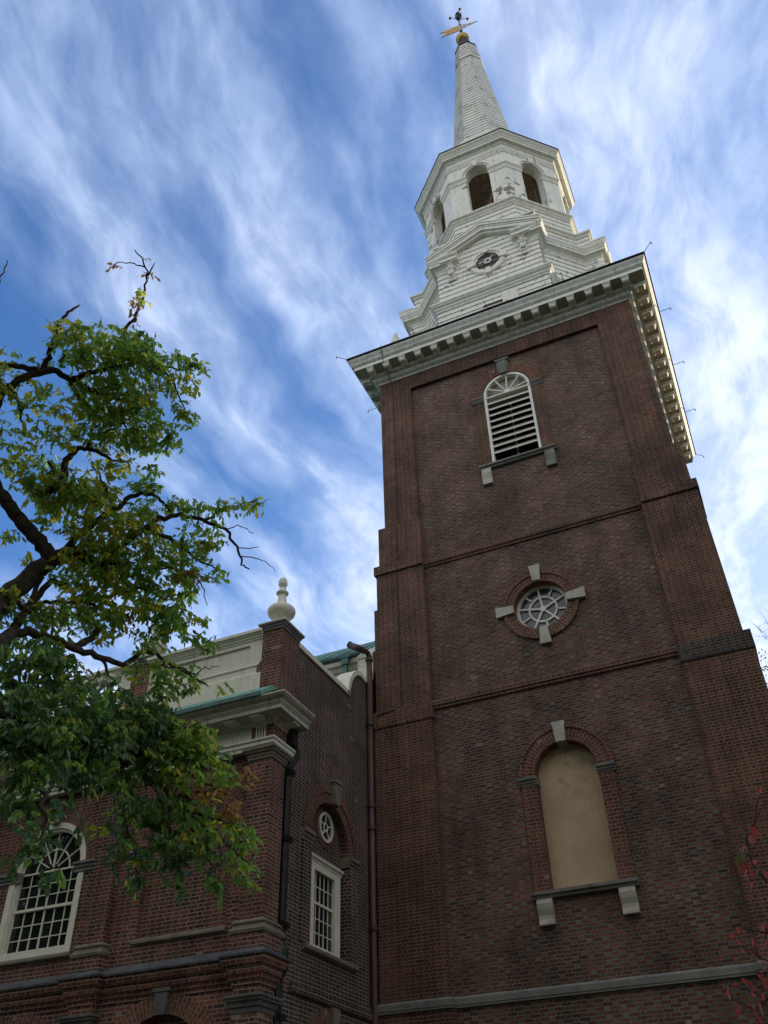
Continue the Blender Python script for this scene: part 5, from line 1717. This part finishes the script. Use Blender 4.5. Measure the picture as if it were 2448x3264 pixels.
LIMBS = [
    ([(-2.52, -15.74, 5.05), (-3.04, -14.86, 6.38), (-3.1, -14.38, 7.32), (-2.93, -14.28, 7.62), (-2.77, -14.19, 7.87), (-2.52, -14.0, 8.0)], 0.14, 0.085),
    ([(-2.52, -14.0, 8.0), (-2.4, -13.86, 7.87), (-2.22, -13.71, 7.9), (-2.1, -13.59, 7.81)], 0.07, 0.03),
    ([(-2.77, -14.19, 7.87), (-2.85, -14.3, 8.02), (-2.99, -14.49, 8.21), (-3.1, -14.67, 8.41), (-3.19, -14.82, 8.58), (-3.33, -15.1, 8.85)], 0.09, 0.075),
    ([(-3.33, -15.1, 8.85), (-3.17, -15.3, 9.43), (-3.05, -15.36, 9.7)], 0.08, 0.07),
    ([(-2.97, -15.99, 10.54), (-2.79, -16.06, 10.83), (-2.7, -16.11, 10.98), (-2.63, -16.16, 11.11)], 0.014, 0.006),
    ([(-3.15, -15.37, 9.56), (-3.04, -15.37, 9.72), (-2.8, -15.28, 9.95), (-2.55, -15.14, 10.09), (-2.39, -14.93, 10.03), (-2.26, -14.76, 9.98), (-1.99, -14.48, 9.94), (-1.66, -14.22, 9.96)], 0.06, 0.018),
    ([(-2.55, -15.14, 10.09), (-2.63, -15.19, 10.05), (-2.52, -15.26, 10.27), (-2.36, -15.4, 10.63), (-2.24, -15.4, 10.76), (-2.11, -15.37, 10.86)], 0.045, 0.012),
    ([(-2.63, -15.19, 10.05), (-2.79, -15.35, 10.04), (-2.93, -15.48, 10.01), (-3.07, -15.6, 9.97)], 0.04, 0.03),
    ([(-2.42, -14.97, 10.04), (-2.38, -14.81, 9.9), (-2.3, -14.66, 9.79), (-2.26, -14.55, 9.69), (-2.12, -14.42, 9.69)], 0.035, 0.012),
    ([(-2.39, -14.94, 10.05), (-2.15, -14.82, 10.19), (-1.97, -14.74, 10.29), (-1.84, -14.64, 10.32), (-1.62, -14.54, 10.43), (-1.47, -14.36, 10.36), (-1.42, -14.26, 10.27), (-1.38, -14.13, 10.14), (-1.35, -13.95, 9.93)], 0.035, 0.008),
    ([(-1.62, -14.54, 10.43), (-1.42, -14.36, 10.4), (-1.24, -14.21, 10.4), (-1.05, -14.15, 10.5)], 0.016, 0.006),
    ([(-1.94, -14.81, 10.42), (-1.78, -14.87, 10.65), (-1.63, -14.91, 10.85), (-1.5, -14.96, 11.04), (-1.43, -15.01, 11.15), (-1.34, -15.11, 11.34), (-1.33, -15.27, 11.5), (-1.38, -15.39, 11.57)], 0.025, 0.007),
    ([(-1.34, -15.11, 11.34), (-1.22, -15.16, 11.49)], 0.012, 0.006),
    ([(-1.33, -15.19, 11.42), (-1.44, -15.29, 11.43), (-1.6, -15.41, 11.4)], 0.01, 0.005),
    ([(-2.94, -15.3, 9.78), (-2.91, -15.17, 9.65), (-2.92, -15.05, 9.47), (-2.91, -14.93, 9.31)], 0.025, 0.01),
    ([(-2.64, -14.44, 8.96), (-2.63, -14.49, 9.06), (-2.57, -14.5, 9.19), (-2.46, -14.47, 9.29), (-2.33, -14.35, 9.3), (-2.2, -14.18, 9.22), (-2.03, -14.04, 9.24)], 0.05, 0.012),
    ([(-2.64, -14.44, 8.96), (-2.69, -14.43, 8.82), (-2.84, -14.5, 8.63)], 0.05, 0.05),
    ([(-2.4, -14.42, 9.3), (-2.35, -14.44, 9.41), (-2.16, -14.36, 9.55), (-1.98, -14.29, 9.68)], 0.025, 0.01),
    ([(-2.0, -14.44, 9.86), (-1.99, -14.3, 9.68), (-2.01, -14.08, 9.31)], 0.02, 0.007),
    ([(-3.03, -14.74, 8.76), (-2.91, -14.58, 8.67), (-2.79, -14.44, 8.63)], 0.03, 0.035),
    ([(-2.77, -14.62, 9.06), (-2.7, -14.49, 8.94)], 0.02, 0.015),
    ([(-2.84, -14.2, 7.68), (-2.61, -14.11, 8.12), (-2.39, -14.02, 8.42), (-2.19, -13.92, 8.63), (-2.1, -13.89, 8.76), (-1.97, -13.82, 8.87), (-1.84, -13.72, 8.87), (-1.74, -13.62, 8.78), (-1.67, -13.52, 8.68)], 0.05, 0.014),
    ([(-2.19, -13.92, 8.63), (-2.25, -14.05, 8.83), (-2.32, -14.18, 9.01), (-2.39, -14.29, 9.11)], 0.02, 0.01),
    ([(-1.98, -13.84, 8.87), (-1.98, -13.88, 8.99)], 0.012, 0.008),
    ([(-2.4, -13.86, 7.87), (-2.19, -13.75, 8.14), (-1.93, -13.64, 8.45), (-1.8, -13.6, 8.59), (-1.58, -13.45, 8.64), (-1.36, -13.28, 8.61), (-1.15, -13.1, 8.52), (-1.04, -12.96, 8.31), (-1.0, -12.87, 8.08), (-0.92, -12.81, 8.02)], 0.045, 0.008),
    ([(-1.15, -13.1, 8.52), (-1.0, -13.03, 8.57), (-0.84, -12.9, 8.49)], 0.008, 0.004),
    ([(-1.02, -12.95, 8.29), (-0.91, -12.88, 8.28), (-0.8, -12.82, 8.32)], 0.008, 0.004),
    ([(-1.0, -12.9, 8.18), (-0.85, -12.81, 8.17), (-0.75, -12.73, 8.13), (-0.65, -12.64, 8.01)], 0.008, 0.003),
    ([(-1.36, -13.28, 8.61), (-1.16, -13.19, 8.74), (-0.98, -13.1, 8.83), (-0.75, -13.0, 8.94)], 0.015, 0.006),
    ([(-1.93, -13.64, 8.45), (-1.8, -13.52, 8.37), (-1.61, -13.34, 8.26), (-1.49, -13.22, 8.12), (-1.38, -13.12, 8.06), (-1.23, -13.0, 7.97)], 0.035, 0.008),
    ([(-1.45, -13.12, 7.84), (-1.39, -13.04, 7.72), (-1.36, -12.98, 7.52)], 0.01, 0.004),
    ([(-2.66, -14.7, 6.26), (-2.99, -14.26, 6.94), (-2.97, -14.22, 7.09), (-2.89, -14.18, 7.36), (-2.75, -14.11, 7.61), (-2.6, -13.95, 7.55)], 0.065, 0.025),
    ([(-2.97, -14.22, 7.09), (-2.83, -14.12, 7.31), (-2.66, -13.98, 7.39), (-2.33, -13.68, 7.35), (-2.09, -13.48, 7.3)], 0.03, 0.012),
    ([(-2.93, -14.33, 6.81), (-2.85, -14.19, 6.9), (-2.57, -14.09, 6.79), (-2.34, -13.95, 6.68), (-2.21, -13.76, 6.64), (-2.04, -13.5, 6.65), (-1.87, -13.33, 6.84), (-1.77, -13.27, 6.81), (-1.64, -13.2, 6.68), (-1.46, -13.08, 6.6), (-1.24, -12.97, 6.43)], 0.055, 0.008),
    ([(-2.34, -13.95, 6.68), (-2.33, -13.74, 6.91), (-2.34, -13.65, 7.11)], 0.04, 0.03),
    ([(-1.83, -13.34, 6.66), (-1.52, -13.12, 6.64), (-1.37, -13.03, 6.56), (-1.31, -12.97, 6.66), (-1.17, -12.88, 6.7)], 0.012, 0.004),
    ([(-2.18, -13.68, 6.64), (-2.11, -13.6, 6.47), (-2.0, -13.53, 6.35)], 0.02, 0.008),
    ([(-2.04, -15.1, 5.39), (-1.96, -15.05, 5.37), (-1.83, -14.96, 5.29), (-1.61, -14.73, 5.18), (-1.85, -13.78, 5.47), (-1.53, -13.37, 5.53)], 0.05, 0.02),
    ([(-2.19, -13.65, 7.73), (-2.03, -13.5, 7.65), (-1.94, -13.43, 7.65), (-1.75, -13.26, 7.54)], 0.022, 0.01),
    ([(-1.96, -13.5, 7.9), (-1.71, -13.33, 7.95), (-1.47, -13.15, 7.92), (-1.28, -13.0, 7.86)], 0.014, 0.006),
    ([(-1.58, -14.78, 5.09), (-1.8, -14.01, 5.39), (-1.77, -13.56, 5.46), (-1.46, -13.4, 5.19), (-1.24, -13.27, 5.06), (-1.1, -13.22, 4.89), (-0.86, -13.09, 4.8), (-0.6, -12.95, 4.73)], 0.045, 0.008),
    ([(-1.1, -13.22, 4.89), (-0.9, -13.15, 4.69), (-0.7, -13.08, 4.54), (-0.59, -12.97, 4.42), (-0.5, -12.87, 4.3)], 0.015, 0.004),
    ([(-1.77, -13.56, 5.46), (-1.64, -13.54, 5.14), (-1.59, -13.62, 4.78), (-1.43, -13.59, 4.52), (-1.4, -13.45, 4.18)], 0.025, 0.005),
    ([(-1.46, -13.4, 5.19), (-1.26, -13.36, 4.81), (-1.13, -13.37, 4.48), (-1.07, -13.22, 4.23)], 0.02, 0.005),
    ([(-1.24, -13.27, 5.06), (-1.03, -13.24, 4.68), (-0.87, -13.16, 4.44), (-0.82, -13.05, 4.23)], 0.015, 0.005),
    ([(-1.52, -13.31, 5.79), (-1.39, -13.22, 5.84), (-1.29, -13.14, 5.87), (-1.12, -13.03, 5.86)], 0.012, 0.005),
    ([(-1.58, -14.78, 5.09), (-1.47, -14.87, 4.64), (-1.3, -14.89, 4.28), (-1.25, -14.93, 4.03), (-1.27, -14.72, 3.97)], 0.03, 0.006),
    ([(-1.49, -13.39, 5.32), (-1.36, -13.29, 5.3), (-1.19, -13.17, 5.31), (-1.01, -13.08, 5.18), (-0.8, -12.97, 5.08)], 0.016, 0.006),
    ([(-3.1, -14.38, 7.32), (-2.93, -14.19, 7.18), (-2.84, -14.19, 7.64)], 0.03, 0.03),
]


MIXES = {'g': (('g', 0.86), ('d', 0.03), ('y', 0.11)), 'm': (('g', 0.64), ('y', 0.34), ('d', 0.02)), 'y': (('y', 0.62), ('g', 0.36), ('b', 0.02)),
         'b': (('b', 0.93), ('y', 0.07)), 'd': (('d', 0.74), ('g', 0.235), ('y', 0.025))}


def pick(col):
    x = rng.random()
    for k, p in MIXES[col]:
        x -= p
        if x <= 0:
            return k
    return MIXES[col][0][0]


tree = thing('street_tree', (-3.6, -16.6, 0), 'tree with drooping green and yellow autumn leaves in front of the church', 'tree')
mb = MB()


def wig(pts, n, amp):
    """resample a polyline with small natural kinks"""
    out = []
    for a, b in zip(pts[:-1], pts[1:]):
        a, b = Vector(a), Vector(b)
        for k in range(n):
            q = a.lerp(b, k / n)
            if out:
                q = q + Vector((rng.gauss(0, 1), rng.gauss(0, 1), rng.gauss(0, 1))) * amp * (b - a).length
            out.append(q)
    out.append(Vector(pts[-1]))
    return out


mb.tube(wig([(-3.6, -16.6, -0.1), (-3.55, -16.55, 1.2), (-3.35, -16.3, 2.8), (-3.0, -16.0, 4.1), LIMBS[0][0][0]], 4, 0.02), 0.30, 14, 0.175)
mb.build('trunk', M['bark'], tree, smooth=True)
joins = [(LIMBS[0][0][0], LIMBS[31][0][0], 0.12, 0.09), (LIMBS[31][0][0], LIMBS[33][0][0], 0.085, 0.078), (LIMBS[3][0][2], LIMBS[5][0][0], 0.08, 0.075), ((-3.0, -16.0, 4.1), LIMBS[37][0][0], 0.075, 0.05), (LIMBS[37][0][2], LIMBS[40][0][0], 0.05, 0.045), (LIMBS[3][0][2], LIMBS[4][0][0], 0.03, 0.014)]
for pts, r0_, r1_ in LIMBS + [([a, b], r0_, r1_) for a, b, r0_, r1_ in joins]:
    mb = MB()
    mb.tube(wig(pts, 4, 0.045), r0_, 10, r1_)
    mb.build('branch', M['bark'], tree, smooth=True)

LM = {k: MB() for k in 'gdyb'}
TW = MB()
for (x, y, z, rx, ry, dn, col) in LEAF_MASSES:
    c = Vector((x, y, z))
    area = math.pi * rx * ry
    n = max(1, int(area * dn * (325 if dn <= 1 else 345) + rng.random()))
    rz = min(0.75, 0.55 * max(rx, ry) + 0.12)
    for _ in range(n):
        while True:
            a, b, e = rng.uniform(-1, 1), rng.uniform(-1, 1), rng.uniform(-1, 1)
            if a * a + b * b <= 1:
                break
        p = c + AX * (a * rx) + AY * (b * ry) + AZ * (e * rz)
        hd = Vector((rng.uniform(-1, 1) + 0.25, rng.uniform(-1, 1), rng.uniform(-0.55, 0.35))).normalized()
        Lt = rng.uniform(0.10, 0.24)
        p = p - hd * Lt * 0.5
        pts = []
        for k in range(4):
            f = k / 3
            pts.append(p + hd * (Lt * f) + Vector((0, 0, -0.05 * f * f)))
        TW.tube(pts, 0.0035, 3, 0.002)
        kind = pick(col)
        nl = rng.randint(5, 8)
        for k in range(nl):
            f = (k + 0.6) / nl
            q = p + hd * (Lt * f) + Vector((0, 0, -0.05 * f * f))
            sd_ = Vector((-hd.y, hd.x, 0)) * (1 if k % 2 else -1)
            dr = (hd * rng.uniform(0.2, 0.9) + sd_ * rng.uniform(0.1, 0.8) + Vector((0, 0, -rng.uniform(0.25, 1.25))))
            L = rng.uniform(0.056, 0.106)
            if kind == 'b':
                L *= 0.85
            kk = kind if rng.random() < 0.85 else pick(col)
            add_leaf(LM[kk], q, dr, L, L * rng.uniform(0.20, 0.29), rng.uniform(-1.2, 1.2))
leaf_build(LM['g'], 'foliage', M['leaf_green'], tree)
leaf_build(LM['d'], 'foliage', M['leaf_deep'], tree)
leaf_build(LM['y'], 'foliage', M['leaf_yellow'], tree)['label'] = 'yellow autumn leaves'
leaf_build(LM['b'], 'foliage', M['leaf_brown'], tree)['label'] = 'withered brown leaves'
leaf_build(TW, 'twigs', M['bark'], tree)

# ------------------------------------------------------------------ red-leaved dogwood at the right edge
dog = thing('dogwood_tree', (5.3, -12.3, 0), 'small dogwood with sparse red leaves at the lower right edge', 'tree')
mb = MB()
mb.tube(wig([(5.3, -12.3, -0.1), (5.2, -12.35, 1.4), (5.0, -12.4, 2.6), (4.8, -12.5, 3.4), (4.6, -12.6, 4.6)], 4, 0.03), 0.075, 10, 0.03)
mb.build('trunk', M['bark'], dog, smooth=True)
RED = [(3.95, -13.15, 3.97), (3.88, -13.03, 3.75), (3.81, -12.97, 3.72), (3.84, -12.9, 3.67), (3.92, -12.86, 3.73), (3.62, -12.73, 3.33), (3.68, -12.68, 3.36), (3.73, -12.62, 3.34), (3.83, -12.57, 3.36), (3.63, -12.51, 3.26), (3.74, -12.45, 3.24), (3.74, -12.37, 3.09), (3.6, -12.31, 3.03), (3.44, -12.27, 3.0), (3.49, -12.21, 2.95), (3.6, -12.14, 2.9), (3.68, -12.89, 2.87), (3.72, -12.83, 2.82), (3.84, -12.87, 3.32), (4.14, -13.06, 4.21), (3.78, -12.88, 3.77), (3.77, -12.67, 3.1), (3.59, -12.66, 3.26), (3.46, -12.57, 2.99), (3.49, -12.52, 3.03), (3.59, -12.43, 2.82), (3.73, -12.4, 2.99), (3.85, -12.57, 3.97), (3.96, -12.55, 4.1), (3.83, -12.31, 3.35)]
RB = [[(4.13, -12.6, 3.52), (3.95, -12.64, 3.65), (3.9, -12.66, 3.75), (3.87, -12.69, 3.86), (3.89, -12.73, 3.98), (3.97, -12.75, 4.06)], [(4.09, -12.53, 3.22), (3.85, -12.56, 3.32), (3.72, -12.57, 3.36), (3.62, -12.58, 3.37)], [(4.03, -12.5, 3.03), (3.81, -12.52, 3.12), (3.72, -12.54, 3.19), (3.64, -12.56, 3.26)], [(3.94, -12.46, 2.73), (3.72, -12.49, 2.9), (3.6, -12.51, 2.97), (3.47, -12.52, 3.01)], [(3.72, -12.49, 2.9), (3.6, -12.48, 2.84), (3.51, -12.5, 2.9)]]
for k, pts in enumerate(RB):
    if k < 4:
        st = [(5.1, -12.4, 2.0), (4.8, -12.5, 3.0), (4.75, -12.5, 2.7), (4.9, -12.45, 2.4)][k]
        pts = [st] + list(pts)
    mb = MB()
    mb.tube(wig(pts, 3, 0.02), 0.012, 6, 0.004)
    mb.build('branch', M['bark'], dog, smooth=True)
mr, my = MB(), MB()
tw = MB()
for k, p in enumerate(RED):
    for _ in range(rng.randint(2, 3)):
        q = Vector(p) + Vector((rng.gauss(0, 0.03), rng.gauss(0, 0.08), rng.gauss(0, 0.03)))
        L = rng.uniform(0.05, 0.08)
        add_leaf(my if rng.random() < 0.15 else mr, q, Vector((rng.uniform(-0.5, 0.5), rng.uniform(-0.5, 0.5), -1)), L, L * 0.3, rng.uniform(-1.0, 1.0))
        # a fine stalk back to the nearest branch point
        best = min((Vector(b) for pts in RB for b in pts), key=lambda b: (b - q).length)
        tw.tube([best, best.lerp(q, 0.5) + Vector((0, 0, 0.02)), q], 0.003, 3)
for _ in range(160):                                    # more of the crown, out to the right
    q = Vector((rng.uniform(4.3, 6.2), rng.uniform(-13.2, -11.4), rng.uniform(2.4, 4.8)))
    L = rng.uniform(0.06, 0.095)
    add_leaf(my if rng.random() < 0.25 else mr, q, Vector((rng.uniform(-0.5, 0.5), rng.uniform(-0.5, 0.5), -1)), L, L * 0.3, rng.uniform(-1, 1))
leaf_build(mr, 'foliage', M['leaf_red'], dog)
leaf_build(my, 'foliage', M['leaf_far'], dog)['label'] = 'leaves still turning, yellowish green'
leaf_build(tw, 'twigs', M['bark'], dog)['kind'] = 'stuff'

# ------------------------------------------------------------------ tall thin tree seen past the tower's right edge
bt = thing('autumn_tree', (8.2, 13.5, 0), 'thin autumn tree with bare top twigs seen behind the tower edge', 'tree')
mb = MB()
mb.tube(wig([(8.2, 13.5, -0.1), (8.1, 13.3, 6), (7.6, 12.8, 12), (7.0, 12.3, 17.2)], 5, 0.01), 0.28, 12, 0.05)
mb.build('trunk', M['bark'], bt, smooth=True)
mf, mt = MB(), MB()
for _ in range(26):
    s = Vector((rng.uniform(6.6, 8.0), rng.uniform(12, 13.2), rng.uniform(11, 17.5)))
    e = s + Vector((rng.uniform(-2.1, 1.6), rng.uniform(-0.9, 0.9), rng.uniform(0.4, 2.2)))
    pts = wig([s, s.lerp(e, 0.5) + Vector((0, 0, -0.15)), e], 3, 0.05)
    mt.tube(pts, 0.028, 5, 0.006)
    for k in range(60):
        q = pts[rng.randint(2, len(pts) - 1)] + Vector((rng.gauss(0, 0.22), rng.gauss(0, 0.22), rng.gauss(0, 0.2)))
        if q.z > 18.0:
            continue
        L = rng.uniform(0.09, 0.15)
        add_leaf(mf, q, Vector((rng.uniform(-1, 1), rng.uniform(-1, 1), -0.9)), L, L * 0.3, rng.uniform(-1.2, 1.2))
for tgt in ((5.45, 12, 19.35), (5.85, 12, 19.76), (6.2, 12, 19.75), (5.6, 12, 19.0), (5.35, 12, 18.9)):
    pts = wig([(6.6, 12.3, 16.8), (6.3, 12.1, 18.1), tgt], 5, 0.05)
    mt.tube(pts, 0.022, 5, 0.004)
    for k in range(7):
        q = pts[rng.randint(4, len(pts) - 2)]
        mt.tube([q, q + Vector((rng.uniform(-0.35, 0.35), rng.uniform(-0.2, 0.2), rng.uniform(0.05, 0.35)))], 0.008, 4, 0.003)
for p in ((5.48, 12, 17.9), (5.47, 12, 17.5), (5.40, 12, 17.0), (5.55, 12, 17.2), (5.6, 12.1, 17.7), (5.38, 12, 16.7)):
    for _ in range(14):
        q = Vector(p) + Vector((rng.gauss(0, 0.10), rng.gauss(0, 0.2), rng.gauss(0, 0.14)))
        L = rng.uniform(0.08, 0.14)
        add_leaf(mf, q, Vector((rng.uniform(-1, 1), rng.uniform(-1, 1), -0.9)), L, L * 0.3, rng.uniform(-1.2, 1.2))
mt.build('branches', M['bark'], bt)
leaf_build(mf, 'foliage', M['leaf_far'], bt)

# ------------------------------------------------------------------ the churchyard trees across the path, behind the viewer, plus crowns added to block the sun
gm = MB()
for k in range(22):
    cx, cy, cz = -72 + 5.0 * k + rng.uniform(-1.5, 1.5), rng.uniform(-39, -31), rng.uniform(13, 19)  # unseen crowns, raised and thickened to darken the lower facade
    rr = rng.uniform(7.5, 10.0)
    for _ in range(1300 if k > 8 else 900):
        v = Vector((rng.gauss(0, 1), rng.gauss(0, 1), rng.gauss(0, 1))).normalized() * (rr * rng.random() ** 0.4)
        q = Vector((cx, cy, cz)) + Vector((v.x, v.y, v.z * 1.15))
        L = rng.uniform(0.9, 1.7)
        add_leaf(gm, q, Vector((rng.uniform(-1, 1), rng.uniform(-1, 1), rng.uniform(-1, 0.3))), L, L * 0.32, rng.uniform(-1.5, 1.5))
    gm.tube([(cx, cy, -0.1), (cx, cy, cz)], 0.28, 8, 0.12)
for cx, cy, cz, rr in ((18, 3, 13, 6.5), (19, 9, 14, 7.5), (23, 15, 14, 7), (26, 6, 14, 8), (16, -4, 12, 6), (22, -6, 14, 7)):  # out-of-view crowns added to keep the low sun off the left tree
    for _ in range(480):
        v = Vector((rng.gauss(0, 1), rng.gauss(0, 1), rng.gauss(0, 1))).normalized() * (rr * rng.random() ** 0.4)
        q = Vector((cx + v.x, cy + v.y, cz + v.z * 1.1))
        L = rng.uniform(0.8, 1.5)
        add_leaf(gm, q, Vector((rng.uniform(-1, 1), rng.uniform(-1, 1), rng.uniform(-1, 0.3))), L, L * 0.32, rng.uniform(-1.5, 1.5))
    gm.tube([(cx, cy, -0.1), (cx, cy, cz)], 0.28, 8, 0.12)
gv = leaf_build(gm, 'trees_and_sun_block', M['leaf_deep'], None)
gv['kind'] = 'stuff'
gv['label'] = 'dark churchyard trees behind the viewer, with unseen crowns added beside to block the sun'
gv['category'] = 'trees'
